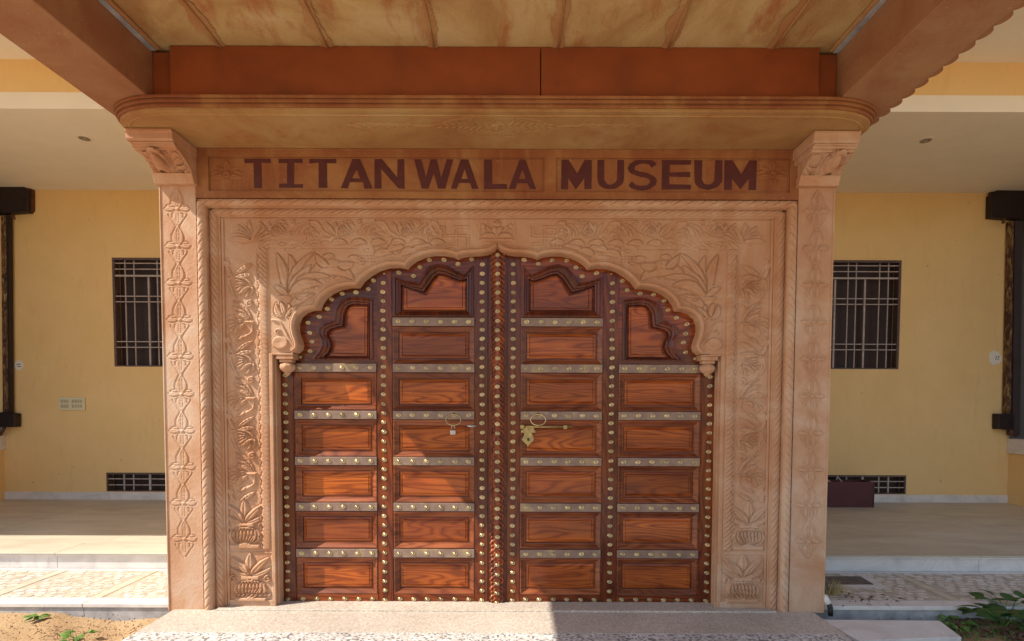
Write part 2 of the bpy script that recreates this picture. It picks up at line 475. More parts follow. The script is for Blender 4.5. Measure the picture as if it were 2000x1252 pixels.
        cx = (s.X[:-1, :-1]+s.X[1:, 1:])/2; cz = (s.Z[:-1, :-1]+s.Z[1:, 1:])/2
        keep = np.ones(cx.shape, bool) if mask is None else mask(cx, cz)
        jj, ii = np.nonzero(keep); a = jj*s.nx+ii
        if horizontal is None: F = np.stack([a, a+1, a+s.nx+1, a+s.nx], -1)
        else: F = np.stack([a, a+s.nx, a+s.nx+1, a+1], -1)
        used = np.unique(F); remap = np.zeros(len(V), int); remap[used] = np.arange(len(used))
        V = V[used]; F = remap[F]
        me = bpy.data.meshes.new(name)
        me.vertices.add(len(V)); me.vertices.foreach_set('co', V.astype(np.float32).ravel())
        me.loops.add(F.size); me.loops.foreach_set('vertex_index', F.ravel().astype(np.int32))
        me.polygons.add(len(F)); me.polygons.foreach_set('loop_start', (np.arange(len(F))*4).astype(np.int32))
        me.polygons.foreach_set('loop_total', np.full(len(F), 4, np.int32))
        me.polygons.foreach_set('use_smooth', np.ones(len(F), bool))
        me.materials.append(mat); me.update(calc_edges=True); me.validate()
        return me

# vine pattern digitised in a frame 262 wide by 615 long (one repeat)
def vine(R, T, k):
    """T maps pattern (x, y) to the surface, k = metres per pattern unit"""
    def L(pts, w, h=.016, **kw):
        kw.setdefault('rib', 5); R.leaf([T(*p) for p in pts], w*k, h, **kw)
    def S(pts, w, h): R.stroke([T(*p) for p in pts], w*k, h)
    S([(25, -40), (22, 200), (110, 300)], 9, .010)
    S([(225, 470), (220, 550), (110, 615), (40, 700)], 9, .012)
    # feather leaves running down to the knot
    for a, b, c in (((60, 300), (190, 330), (225, 455)), ((55, 345), (150, 370), (215, 462)), ((70, 390), (140, 400), (205, 468))):
        L([a, b, c], 17, .013, vein=.3)
    for i in range(7):
        t = i/6; R.dome(T(80+115*t, 300+120*t**1.4), 5*k, 5*k, .017)
    S([(160, 468), (238, 468)], 9, .020)
    # leaves above the fan
    L([(85, 105), (150, 40), (235, 0)], 22, .020, rib=6)
    L([(80, 130), (170, 85), (236, 95)], 24, .020)
    L([(60, 100), (20, 60), (12, 0)], 22, .010)
    # lotus fan opening left
    for q in ((85, 125), (75, 158), (72, 190), (78, 222), (110, 250)):
        L([(218, 190), ((218+q[0])/2, (q[1]+180)/2-8), q], 17, .020, vein=.25)
    L([(212, 200), (215, 240), (160, 275)], 15, .020)
    L([(230, 180), (240, 230), (205, 260)], 13, .018)
    S([(72, 110), (40, 130), (28, 190), (60, 260)], 8, .012)
    S([(90, 110), (180, 105), (222, 165)], 8, .018)
    # scroll
    R.spiral(T(212, 322), 27*k, 1.3, 8*k, .018, a0=1.2)
    R.spiral(T(22, 0), 25*k, 1.3, 8*k, .010, a0=2.2)
    # bell flower opening left from the knot
    for q in ((90, 445), (84, 480), (84, 515), (92, 545)):
        L([(165, 485), (130, (q[1]+470)/2), q], 16, .018, vein=.3)
    for q in ((20, 430), (5, 465), (0, 500), (25, 535), (60, 560)):
        L([(110, 490), ((110+q[0])/2, q[1]), q], 20, .010, vein=.5)
    S([(10, 440), (60, 405), (150, 420)], 7, .010)
    L([(150, 575), (130, 600), (85, 612)], 14, .014)

# ------------------------------------------------------------------ depths
YP, YB, YD = 0.0, 0.08, 0.195        # pillar face, carved band, door face
def sx(u, y, v=800): return PX(u, y, v)

gate = thing("stone_gateway", "carved pink sandstone gateway with cusped arch and museum lettering around the wooden doors", "gateway")

# x positions (left half, negative) ------------------------------------------------
xo = PX(321, YP); xi = PX(391, YP)
xr1a, xr1b = xi, PX(408, YP)
xr2a, xr2b = PX(415, .055), PX(432, .055)
xb0 = PX(443, YB)                    # carved band, outer edge
xs0, xs1 = PX(503, YB), PX(527, YB)   # leaf strip beside the opening
xj = PX(535, YB)                     # opening edge
zr1a, zr1b = PZ(404, YP), PZ(389, YP)
zr2a, zr2b = PZ(422, .055), PZ(408, .055)
zb1 = PZ(428, YB)                    # carved band, top
z_soff = PZ(291, YP)

# ------------------------------------------------------------------ arch outline (left half, pixel -> metres)
AR = [(971.5, 489), (966, 494.5), (957, 498.5), (940, 501), (922, 501.5), (908, 503), (900, 505.5), (896, 508),
      (886, 503), (870, 500.5), (850, 500.5), (832, 504), (815, 511), (804, 519), (798, 526.5),
      (782, 523.5), (762, 524.5), (745, 530), (728, 539), (714, 550), (704, 563.5),
      (688, 563), (670, 566.5), (653, 574), (640, 584), (632, 595), (628, 606.5),
      (616, 607), (602, 611.5), (591, 621), (586.5, 633), (586, 645), (588, 655), (592, 666), (594.5, 676), (592, 685), (584, 691.5)]
arch = [P(u, v, .188) for u, v in AR]
off = arch[0][0]
arch = [(x-off if i == 0 else x, z) for i, (x, z) in enumerate(arch)]
arch[0] = (0.0, arch[0][1])
z_br = arch[-1][1]-.004              # underside of the bracket
opening = [(-x, z) for x, z in arch[::-1]]
opening = [(xj, -.05), (xj, z_br)] + [(x, z) for x, z in arch[::-1]] + [(-x, z) for x, z in arch[1:]] + [(-xj, z_br), (-xj, -.05)]
def inside_fn(poly):
    px = np.array([p[0] for p in poly]); pz = np.array([p[1] for p in poly])
    def f(X, Z):
        c = np.zeros(X.shape, bool); n = len(px)
        for i in range(n):
            j = (i-1) % n
            if pz[i] == pz[j]: continue
            m = ((pz[i] > Z) != (pz[j] > Z)) & (X < (px[j]-px[i])*(Z-pz[i])/(pz[j]-pz[i])+px[i]); c ^= m
        return c
    return f
in_open = inside_fn(opening)

# ------------------------------------------------------------------ carved band and spandrel
RES = .0041
R = Relief(xb0, 0, .02, zb1, RES)
W = xs0-xb0
kx = W/262; per = .552
zv0 = PZ(665, YB, 475)
for n_ in range(-1, 4):
    z0 = zv0-per*(n_-0)
    if z0-per < PZ(985, YB, 480)-.06 and n_ > 2: break
    vine(R, lambda a, b, z0=z0: (xb0+a*kx+.004, z0-b*per/615), .00092)
# clear below the vine then the vase
zc = PZ(978, YB, 480); R.box(xb0, xs0, .02, zc, 0)
cx_ = (xb0+xs0)/2+.01
def vase(R, cx, zb, s, hh=.018):
    T = lambda a, b: (cx+a*s, zb+b*s)
    R.leaf([T(0, .62), T(-.02, .8), T(0, 1.1)], .13*s, hh, fat=1.0)
    for sg in (-1, 1):
        R.leaf([T(.03*sg, .6), T(.15*sg, .8), T(.42*sg, 1.0)], .085*s, hh)
        R.leaf([T(.05*sg, .58), T(.3*sg, .62), T(.46*sg, .78)], .06*s, hh)
        R.spiral(T(.38*sg, .52), .08*s, 1.1, .022*s, hh, a0=1.5)
    R.box(cx-.2*s, cx+.2*s, zb+.5*s, zb+.57*s, hh)
    R.dome(T(0, .3), .36*s, .2*s, hh, dish=.3)
    for i in range(-3, 4):
        R.leaf([T(.03*i, .14), T(.1*i, .28), T(.07*i, .45)], .045*s, hh*1.15, vein=.6)
    R.box(cx-.34*s, cx+.34*s, zb+.02*s, zb+.1*s, hh)
vase(R, cx_, PZ(1072, YB, 480), .335)
R.stroke([(xb0, PZ(1079, YB, 480)), (xs1, PZ(1079, YB, 480))], .006, .006)
cxb = (xb0+xs1)/2
vase(R, cxb, PZ(1175, YB, 480), .335, .02)
for i in range(9):
    a = cxb-.13+i*.032
    R.leaf([(a, PZ(1164, YB, 480)), (a+.012, PZ(1160, YB, 480)), (a+.03, PZ(1158, YB, 480))], .008, .022)
R.stroke([(xb0+.015, PZ(1176, YB, 480)), (xs1, PZ(1176, YB, 480))], .004, .010)
# leaf strip beside the opening with its row of beads
zs1, zs0 = PZ(484, YB, 515), PZ(1073, YB, 515)
xm = (xs0+xs1)/2+.008; hw = (xs1-xs0)/2-.012
m = (R.X > xs0+.018) & (R.X < xs1) & (R.Z > zs0) & (R.Z < zs1)
q = (R.X-xm)/hw
pat = .5+.5*np.sin((R.Z/.034+q*.9)*2*np.pi)
pat2 = .5+.5*np.sin((R.Z/.017+q*.9)*2*np.pi+1)
R.H[m] = ((.006+.008*pat+.003*pat2)*np.sqrt(np.clip(1-q**2, 0, 1))**.6)[m]
R.stroke([(xs0+.008, zs0), (xs0+.008, zs1)], .004, .005)
zz = zs1-.05
while zz > zs0:
    R.leaf([(xs0+.013, zz), (xs0+.022, zz-.012), (xs0+.013, zz-.04)], .007, .010, vein=0); zz -= .068
R.stroke([(xs1+.004, .1), (xs1+.004, zs1+.01)], .004, .006)
# the strip turns the corner above
xt1 = PX(640, YB)
zt0, zt1 = zs1, PZ(469, YB, 560)
m = (R.X > xs0+.01) & (R.X < xt1) & (R.Z > zt0) & (R.Z < zt1)
q = (R.Z-(zt0+zt1)/2)/((zt1-zt0)/2)
pat = .5+.5*np.sin((R.X/.040-q*.9)*2*np.pi)
fade = np.clip((xt1-R.X)/.35, 0, 1)
R.H[m] = ((.002+.009*pat*np.sqrt(np.clip(1-q**2, 0, 1)))*fade)[m]
R.stroke([(xs1, zt0), (PX(700, YB), zt0)], .003, -.008)
R.stroke([(xs1, zt0), (xs1, zs0)], .003, -.006)
# band above the arch: the vine lying on its side
zt = PZ(471, YB, 600); Wt = zb1-zt-.006
kt = Wt/262
def Tc(a, b, x0, L): return (x0+b*L/615, zt+Wt-a*kt if False else zt+a*kt+.004)
for x0, L in ((PX(512, YB), .47), (PX(640, YB), .47), (PX(768, YB), .36)):
    keep = R.H.copy()
    vine(R, lambda a, b, x0=x0, L=L: (x0+b*L/615, zt+a*kt+.004), .00070)
    # only shallow here
    dd = R.H-keep; R.H = keep+dd*.75
mm = (R.Z > zt) & (R.X > PX(866, YB)); R.H[mm] = 0
# corner palmette
c0 = P(492, 470, YB)
for a in (95, 112, 128, 144, 160, 178):
    r_ = .15+.02*math.sin(a)
    e = (c0[0]+r_*math.cos(math.radians(a)), c0[1]+r_*math.sin(math.radians(a))*.9)
    R.leaf([c0, ((c0[0]+e[0])/2-.01, (c0[1]+e[1])/2+.012), e], .020, .012)
for a in (18, 34, 50, 66):
    e = (c0[0]+.17*math.cos(math.radians(a)), c0[1]+.12*math.sin(math.radians(a)))
    R.leaf([c0, ((c0[0]+e[0])/2, (c0[1]+e[1])/2+.02), e], .018, .012)
# spandrel bouquet, traced in crop units
def Q(a, b): return P(420+a/3.913, 400+b/3.913, YB)
def BL(pts, w, h=.011, **kw): R.leaf([Q(*p) for p in pts], w*.00094*1.0, h, groove=1.0, **kw)
BL([(560, 680), (545, 520), (470, 365)], 42); BL([(565, 680), (640, 520), (565, 375)], 42)
BL([(570, 680), (590, 470), (760, 360)], 30); BL([(575, 670), (640, 580), (735, 455)], 48)
BL([(740, 520), (930, 400), (1065, 580)], 62, .008); BL([(620, 600), (720, 520), (880, 545)], 30, .008)
BL([(580, 680), (690, 560), (820, 610)], 40); BL([(580, 770), (650, 700), (765, 680)], 34)
BL([(560, 690), (500, 640), (450, 620)], 24)
R.stroke([Q(498, 705), Q(572, 705)], .012, .016)
R.spiral(Q(495, 625), .022, 1.1, .005, .012)
BL([(530, 850), (460, 840), (470, 745)], 30, .013, rib=8); BL([(535, 850), (525, 780), (500, 735)], 22, .014)
BL([(540, 860), (590, 800), (560, 750)], 18, .014); BL([(545, 850), (600, 790), (640, 770)], 16, .012)
R.stroke([Q(440, 880), Q(500, 900), Q(560, 1010), Q(600, 1070)], .006, .012)
R.stroke([Q(555, 850), Q(600, 930), Q(610, 1010)], .006, .012)
BL([(560, 850), (640, 900), (640, 1020)], 22, .010)
R.dome(Q(500, 1055), .058, .045, .013, dish=.35)
R.spiral(Q(480, 970), .02, 1.2, .005, .014)
# birds and fruit between bouquet and crown
BL([(870, 470), (800, 440), (770, 370)], 30, .008); BL([(830, 400), (880, 380), (910, 390)], 20, .008)
BL([(940, 450), (1010, 480), (1060, 440)], 34, .008, rib=9); BL([(1020, 410), (1090, 395), (1150, 440)], 26, .008)
for i in range(5):
    for j in range(3):
        R.dome(Q(1110+i*26, 395+j*22), .009, .008, .008)
R.spiral(Q(1130, 455), .02, 1.2, .005, .009)
for i, (a, b) in enumerate(((1300, 370), (1400, 330), (1500, 360), (1600, 320))):
    BL([(a-80, b+20), (a-20, b-35), (a+60, b)], 30, .007); R.spiral(Q(a+80, b+10), .02, 1.2, .005, .008)
for i in range(6):
    BL([(900+i*150, 300), (940+i*150, 260), (1010+i*150, 290)], 24, .007)
for i, (a, b) in enumerate(((660, 300), (800, 290), (900, 560), (1130, 520), (1240, 470), (1420, 440), (1560, 430), (1680, 410), (1780, 400), (690, 700), (470, 300), (600, 330), (740, 640), (1200, 330), (1760, 320), (1880, 390))):
    R.spiral(Q(a, b), .017, 1.2, .0035, .007, a0=i*1.3, sg=1 if i % 2 else -1)
    R.leaf([Q(a+18, b+8), Q(a+40, b-14), Q(a+72, b-2)], .010, .007, rib=4); R.leaf([Q(a-18, b+8), Q(a-40, b+20), Q(a-66, b+6)], .009, .007, rib=4)
# line parallel to the arch
R2 = Relief(xb0, -xb0, .02, zb1, RES)
half = R.H; nh = R.nx
full = np.concatenate([half, half[:, ::-1][:, 1:]], 1)
R2 = Relief(xb0, -xb0, .02, zb1, RES); R2.nx = full.shape[1]
R2.x = np.concatenate([R.x, -R.x[::-1][1:]]); R2.z = R.z; R2.X, R2.Z = np.meshgrid(R2.x, R2.z); R2.H = full; R2.nz = len(R2.z)
R2.H = np.where(R2.H < 0, R2.H*1.25, R2.H*1.15)
# crown emblem and the two auspicious signs beside it (same sense on both sides)
def S2(pts, w=.006, h=.010): R2.stroke([P(u, v, YB) for u, v in pts], w, h, True)
zlo, zhi = 482, 442
for c in (889, 1062):
    cc = (zlo+zhi)/2; dx, dz = 26, 19
    for g in (-3.2, 3.2):
        S2([(c+g, cc-dz+(0 if g < 0 else 4)), (c+g, cc+dz-(0 if g > 0 else 4))], .0045, .009)
        S2([(c-dx+(0 if g > 0 else 5), cc+g*.8), (c+dx-(0 if g < 0 else 5), cc+g*.8)], .0045, .009)
    S2([(c-3, cc-dz), (c+dx, cc-dz)]); S2([(c+3, cc-dz+5), (c+dx, cc-dz+5)], .004)
    S2([(c+3, cc+dz), (c-dx, cc+dz)]); S2([(c-3, cc+dz-5), (c-dx, cc+dz-5)], .004)
    S2([(c+dx, cc-2), (c+dx, cc+dz)]); S2([(c+dx-6, cc+3), (c+dx-6, cc+dz)], .004)
    S2([(c-dx, cc+2), (c-dx, cc-dz)]); S2([(c-dx+6, cc-3), (c-dx+6, cc-dz)], .004)
pc = lambda u, v: P(u, v, YB)
R2.dome(pc(971, 452), .055, .045, .016)
R2.dome(pc(971, 437), .028, .022, .018)
R2.leaf([pc(971, 436), pc(971, 431), pc(971, 427)], .014, .014)
for sg in (-1, 1):
    R2.leaf([pc(971+4*sg, 463), pc(971+18*sg, 455), pc(971+30*sg, 463)], .022, .015, vein=0)
    R2.leaf([pc(971+10*sg, 452), pc(971+22*sg, 446), pc(971+24*sg, 438)], .014, .013)
    R2.dome(pc(971+27*sg, 441), .018, .016, .012); R2.dome(pc(971+24*sg, 449), .012, .010, .012)
    R2.stroke([pc(971+34*sg, 436), pc(971+36*sg, 470)], .006, .006)
R2.stroke([pc(940, 468), pc(1002, 468)], .008, .012)
R2.stroke([pc(946, 474), pc(996, 474)], .005, .008)
R2.stroke([(0.0, zb1), (0.0, arch[0][1])], .003, -.006)
zj = PZ(700, YB, 500)
for nm, x0, x1, z0, z1, s_ in (("carved_spandrel", -9, 0, z_br, 9, 1), ("carved_spandrel", 0, 9, z_br, 9, 2),
                               ("carved_jamb", -9, 0, -9, z_br, 3), ("carved_jamb", 0, 9, -9, z_br, 4)):
    me = R2.mesh(nm, stone, YB, lambda X, Z, x0=x0, x1=x1, z0=z0, z1=z1: (X > x0) & (X < x1) & (Z > z0) & (Z < z1) & ~in_open(X, Z), seed=11)
    link(nm, me, gate)

# arch edge moulding swept along the arch with its reveal
def sweep_xz(path, prof, closed=False):
    mb = MB(); n = len(path); K = len(prof); pv = [Vector(p) for p in path]
    for i, p in enumerate(pv):
        a = (p-pv[i-1]).normalized() if i > 0 else (pv[1]-pv[0]).normalized()
        b = (pv[i+1]-p).normalized() if i < n-1 else a
        na = Vector((-a.y, a.x)); nb = Vector((-b.y, b.x)); mm_ = (na+nb)
        if mm_.length < .1: mm_ = na
        mm_.normalize(); sc = 1/max(.45, mm_.dot(na))
        for (o_, y_) in prof: mb.v.append((p.x+mm_.x*o_*sc, y_, p.y+mm_.y*o_*sc))
    for i in range(n-1):
        for j in range(K-1):
            mb.f.append((i*K+j, (i+1)*K+j, (i+1)*K+j+1, i*K+j+1))
    return mb
def subdiv(path, n=3):
    R_ = Relief(0, .1, 0, .1, .05); return path
prof = [(-.001, .2), (-.001, .096), (.002, .076), (.008, .066), (.016, .061), (.024, .064), (.028, .073), (.032, .069), (.037, .070), (.040, .085)]
pathL = arch[::-1]
zsg = 1
sl_ = sweep_xz(pathL, prof); sl_.build("arch_moulding", stone, gate, smooth=True).data.set_sharp_from_angle(angle=math.radians(28))
pathR = [(-x, z) for x, z in arch]
sweep_xz(pathR, prof).build("arch_moulding", stone, gate, smooth=True).data.set_sharp_from_angle(angle=math.radians(28))
for sg in (-1, 1):
    X = sorted((sg*-xj, sg*-(arch[-1][0])))
    b = MB().box(X[0], X[1], .074, .2, z_br-.012, z_br)
    b.build("bracket_ledge", stone, gate, bevel=.003)
    # pendant drop below the bracket
    cx = sg*-PX(561.5, .13, 700); s_ = 1.0
    zt_ = z_br-.012
    pb = MB().box(-.062, .062, -.05, .05, -.030, 0)
    pb.box(-.046, .046, -.036, .036, -.052, -.030)
    pb.build("pendant", stone, gate, bevel=.004, loc=(cx, .13, zt_))
    pr = [(.030, -.05), (.034, -.056), (.050, -.066), (.056, -.082), (.052, -.100), (.036, -.118), (.020, -.126), (.026, -.130), (.022, -.136), (.004, -.150)]
    MB().lathe(pr[::-1], 24, flute=.06, nfl=8).build("pendant_bulb", stone, gate, smooth=True, loc=(cx, .13, zt_))
    # plain jamb edge and reveal
    x0, x1 = sorted((sg*-xs1*1.0, sg*-xj))
    MB().box(x0+.006*0, x1, .072, .26, -.01, z_br-.001).build("jamb_edge", stone, gate, bevel=.006)
    xr = sorted((sg*-xj, sg*-(xj+.010)))
    MB().box(xr[0], xr[1], .105, .255, -.01, z_br-.013).build("jamb_reveal", stone, gate, bevel=.002)

# ------------------------------------------------------------------ rope mouldings
def rope(name, p0, p1, r, y, pitch, skew, depth, mat, sgn=1, yr=None, m0=0, m1=0):
    """half round strip from p0 to p1 (x,z) with slanting cuts; m0/m1 mitre the ends"""
    p0 = Vector(p0); p1 = Vector(p1); L = (p1-p0).length; d = (p1-p0)/L; nrm = Vector((-d.y, d.x))
    n = max(8, int(L/.0042)); K = 11; mb = MB(); yr = yr or r
    for i in range(n+1):
        for j in range(K):
            t = -1+2*j/(K-1); s0 = -m0*t*r; s1 = L+m1*t*r
            s = s0+(s1-s0)*i/n
            ph = ((s+skew*t*r*sgn)/pitch) % 1
            g = math.exp(-((ph-.5)/.11)**2)
            h = math.sqrt(max(0, 1-t*t))
            hh = h*(1-.05*math.cos(2*math.pi*ph))*yr-depth*g*h
            q = p0+d*s+nrm*(t*r)
            mb.v.append((q.x, y-hh, q.y))
    for i in range(n):
        for j in range(K-1):
            a = i*K+j
            mb.f.append((a, a+K, a+K+1, a+1))
    o = mb.build(name, mat, gate, smooth=True); return o
rr = (xr1b-xr1a)/2; xc1 = (xr1a+xr1b)/2
zr = (zr1a+zr1b)/2; rz = (zr1b-zr1a)/2
for sg in (1, -1):
    a, b = (sg*xc1, 0.0), (sg*xc1, zr)
    rope("rope_moulding", a, b, rr, .012, .062, 1.3, .012, stone_pil, sgn=sg, m1=0)
    rope("rope_moulding", (sg*xc1, zr), (0, zr), rz, .012, .088, 1.6, .014, stone, sgn=-1)
    xc2 = (xr2a+xr2b)/2; r2 = (xr2b-xr2a)/2; zc2 = (zr2a+zr2b)/2; rz2 = (zr2b-zr2a)/2
    rope("leaf_moulding", (sg*xc2, 0.0), (sg*xc2, zc2), r2, .062, .050, 1.6, .016, stone, sgn=-sg)
    rope("leaf_moulding", (sg*xc2, zc2), (0, zc2), rz2, .062, .060, 2.2, .016, stone, sgn=-1)
# stepped backing between pillar and band
def frame_pieces(xa, xb, za, zb_, y0, y1, name, mat, bev=.004):
    """xa<xb outer/inner (left side), za<zb_ lower/upper of head piece"""
    for sg in (1, -1):
        x0, x1 = sorted((sg*xa, sg*xb))
        MB().box(x0, x1, y0, y1, -.01, zb_).build(name, mat, gate, bevel=bev)
    MB().box(xb, -xb, y0+.0005, y1, za, zb_-.0005).build(name, mat, gate, bevel=bev)
frame_pieces(xr1a-.002, xr1b+.002, zr1a-.004, zr1b+.002, .016, .3, "frame_step", stone)
frame_pieces(xr1b+.0025, xr2b+.012, zr2a-.010, zr1a-.0045, .062, .3, "frame_step", stone)
frame_pieces(xr2b+.0125, xb0+.004, zb1-.004, zr2a-.0105, .068, .3, "frame_fillet", stone, .006)

# ------------------------------------------------------------------ pillars with a column of carved flowers
z_cap = PZ(363, YP, 345)
fy = [PZ(v, YP, 360) for v in (408, 481, 553, 625, 697, 770, 842, 913, 983, 1053)]
xf = PX(355, YP)
for sg in (1, -1):
    a, b = sorted((sg*xo, sg*(xi-.003)))
    Rp = Relief(a, b, -.01, z_cap, .0045)
    pz = .264
    cxp = sg*xf
    for i, zc_ in enumerate(fy):
        Rp.leaf([(cxp, zc_+.012), (cxp, zc_+.07), (cxp, zc_+.138)], .046, .0035, vein=0, fat=.72, groove=.8)
        Rp.leaf([(cxp, zc_-.012), (cxp, zc_-.06), (cxp, zc_-.125)], .036, .003, vein=0, fat=.72, groove=.7)
        for s2 in (-1, 1):
            for o2 in (.005,): Rp.stroke([(cxp+s2*(.010+o2), zc_+.02), (cxp+s2*(.062+o2), zc_+.05), (cxp+s2*o2*1.5, zc_+.147)], .005, -.007)
            Rp.stroke([(cxp+s2*.016, zc_-.024), (cxp+s2*.064, zc_-.037), (cxp+s2*.036, zc_-.083), (cxp+s2*.006, zc_-.130)], .005, -.007)
            Rp.stroke([(cxp+s2*.010, zc_+.02), (cxp+s2*.062, zc_+.05), (cxp, zc_+.142)], .0042, .006)
            Rp.stroke([(cxp+s2*.012, zc_-.02), (cxp+s2*.058, zc_-.035), (cxp+s2*.03, zc_-.08), (cxp, zc_-.126)], .0042, .006 if s2*sg > 0 else .002)
            Rp.leaf([(cxp+s2*.008, zc_), (cxp+s2*.092, zc_+.002)], .0185, .009, vein=.7, fat=1.3)
            Rp.leaf([(cxp+s2*.03, zc_+.022), (cxp+s2*.075, zc_+.024)], .006, .006, vein=0)
        Rp.beads((cxp, zc_+.03), (cxp, zc_+.112), 8, .0065, .008)
        Rp.beads((cxp, zc_-.03), (cxp, zc_-.085), 5, .0065, .008)
        Rp.dome((cxp, zc_), .014, .012, .013)
    Rp.H = np.where(Rp.H < 0, Rp.H*(1.1 if sg > 0 else 3.2), Rp.H*(.5 if sg > 0 else 1.7))
    me = Rp.mesh("pillar_face", stone_pil, 0.0, seed=5+sg)
    p_ = MB().box(a, b, .003, .42, -.01, z_soff-.002).build("pillar", stone_pil, gate)
    link("carved_face", me, p_)
    e0, e1 = sorted((sg*(xo-.002), sg*(xo+.010)))
    MB().box(e0, e1, -.006, .004, -.01, z_cap).build("pillar_edge", stone_pil, gate, bevel=.004)

# ------------------------------------------------------------------ lintel with sunk name panels
zl0, zl1 = zr1b+.0025, z_soff
xl = xi-.001
pan = [(PX(407, 0, 340), PX(1063, 0, 340)), (PX(1086, 0, 340), PX(1543, 0, 340))]
zp0, zp1 = PZ(374, 0, 740), PZ(307, 0, 740)
outer = [Vector((xl, zl0, 0)), Vector((-xl, zl0, 0)), Vector((-xl, zl1, 0)), Vector((xl, zl1, 0))]
holes = [[Vector((a, zp0, 0)), Vector((b, zp0, 0)), Vector((b, zp1, 0)), Vector((a, zp1, 0))] for a, b in pan]
def plate_with_holes(outer, holes, y0, y1):
    mb = MB(); loops = [outer]+holes; tri = tessellate_polygon(loops)
    flat = [p for l in loops for p in l]; n = len(flat)
    mb.v = [(p.x, y0, p.y) for p in flat]+[(p.x, y1, p.y) for p in flat]
    for t in tri:
        aa = [flat[i] for i in t]; c = (aa[1]-aa[0]).cross(aa[2]-aa[0]).z
        mb.f.append(tuple(t) if c > 0 else (t[0], t[2], t[1]))
    k = 0
    for l in loops:
        for i in range(len(l)):
            a, b = k+i, k+(i+1) % len(l); mb.f.append((b, a, a+n, b+n))
        k += len(l)
    return mb
lint = plate_with_holes(outer, holes, .0, .05).build("lintel", stone_red, gate)
MB().box(xl, -xl, -.006, .004, zl1-.014, zl1-.001).build("lintel_fillet", stone_red, gate, bevel=.003)
signs = []
for a, b in pan:
    s_ = MB().box(a-.003, b+.003, .014, .05, zp0-.003, zp1+.003).build("sign_panel", stone_red if False else stone_can, gate)
    s_.data.materials.clear(); s_.data.materials.append(stone_red)
    signs.append(s_)
    i_ = .008
    fr = plate_with_holes([Vector((a+.002, zp0+.002, 0)), Vector((b-.002, zp0+.002, 0)), Vector((b-.002, zp1-.002, 0)), Vector((a+.002, zp1-.002, 0))],
                     [[Vector((a+i_, zp0+i_, 0)), Vector((b-i_, zp0+i_, 0)), Vector((b-i_, zp1-i_, 0)), Vector((a+i_, zp1-i_, 0))]], .008, .0138)
    fr.build("panel_frame", stone_red, gate)
# letters
def glyph(ch):
    T_ = .17
    if ch == 'T': return [[(0, 1), (1, 1), (1, .85), (.66, .85), (.66, 0), (.34, 0), (.34, .85), (0, .85)]]
    if ch == 'I': return [[(0, 1), (1, 1), (1, .86), (.64, .86), (.64, .14), (1, .14), (1, 0), (0, 0), (0, .14), (.34, .14), (.34, .86), (0, .86)]]
    if ch == 'L': return [[(0, 1), (.36, 1), (.36, .17), (1, .17), (1, 0), (0, 0)]]
    if ch == 'E': return [[(0, 1), (1, 1), (1, .85), (.26, .85), (.26, .59), (.98, .59), (.98, .43), (.26, .43), (.26, .16), (1, .16), (1, 0), (0, 0)]]
    if ch == 'N': return [[(0, 0), (0, 1), (.24, 1), (.77, .38), (.77, 1), (1, 1), (1, 0), (.80, 0), (.23, .66), (.23, 0)]]
    if ch == 'M': return [[(0, 0), (0, 1), (.24, 1), (.52, .52), (.78, 1), (1, 1), (1, 0), (.77, 0), (.77, .38), (.50, 0), (.23, .38), (.23, 0)]]
    if ch == 'W': return [[(0, 1), (.18, 1), (.30, .38), (.42, 1), (.58, 1), (.70, .38), (.83, 1), (1, 1), (.80, 0), (.62, 0), (.50, .55), (.36, 0), (.19, 0)]]
    if ch == 'A': return [[(0, 0), (.38, 1), (.62, 1), (1, 0), (.76, 0), (.69, .20), (.31, .20), (.22, 0)], [(.37, .34), (.50, .66), (.62, .34)]]
    if ch == 'U':
        o = [(0, 1)]; i = []
        for k in range(11):
            a = math.pi+math.pi*k/10; o.append((.5+.5*math.cos(a), .36+.36*math.sin(a)))
            i.append((.5+.23*math.cos(a), .36+.20*math.sin(a)))
        return [o+[(1, 1), (.73, 1)]+i[::-1]+[(.27, 1)]]
    if ch == 'S':
        c = [(.93, .80), (.80, .91), (.55, .95), (.28, .91), (.11, .78), (.13, .63), (.35, .53), (.65, .47), (.88, .36), (.90, .21), (.72, .08), (.45, .04), (.20, .09), (.05, .20)]
        R_ = Relief(0, .1, 0, .1, .05); C = R_.curve([(x, y) for x, y in c]); w_ = .105
        L_, Rr = [], []
        for i in range(len(C)):
            d = C[min(i+1, len(C)-1)]-C[max(i-1, 0)]; d = d/np.linalg.norm(d); n_ = np.array((-d[1], d[0]))
            ww = np.array((w_*1.1, w_*.75))
            L_.append(tuple(C[i]+n_*ww)); Rr.append(tuple(C[i]-n_*ww))
        return [L_+Rr[::-1]]
LET = [('T', 478, 529), ('I', 545, 591), ('T', 604, 657), ('A', 665, 727), ('N', 731, 790), ('W', 809, 885), ('A', 880, 935), ('L', 945, 990), ('A', 994, 1047),
       ('M', 1096, 1155), ('U', 1166, 1219), ('S', 1228, 1281), ('E', 1293, 1349), ('U', 1356, 1411), ('M', 1415, 1477)]
zL0, zL1 = PZ(368, .014, 700), PZ(310.5, .014, 700)
random.seed(3)
for ch, ua, ub in LET:
    x0, x1 = PX(ua, .014, 340), PX(ub, .014, 340)
    g = glyph(ch); j = lambda: random.uniform(-.003, .003)
    loops = [[Vector((x0+(x1-x0)*a+j(), zL0+(zL1-zL0)*b+j(), 0)) for a, b in l] for l in g]
    mb = plate_with_holes(loops[0], loops[1:], .0115, .0145)
    mb.build("letter", letter_mat, signs[0 if ub < 1070 else 1])
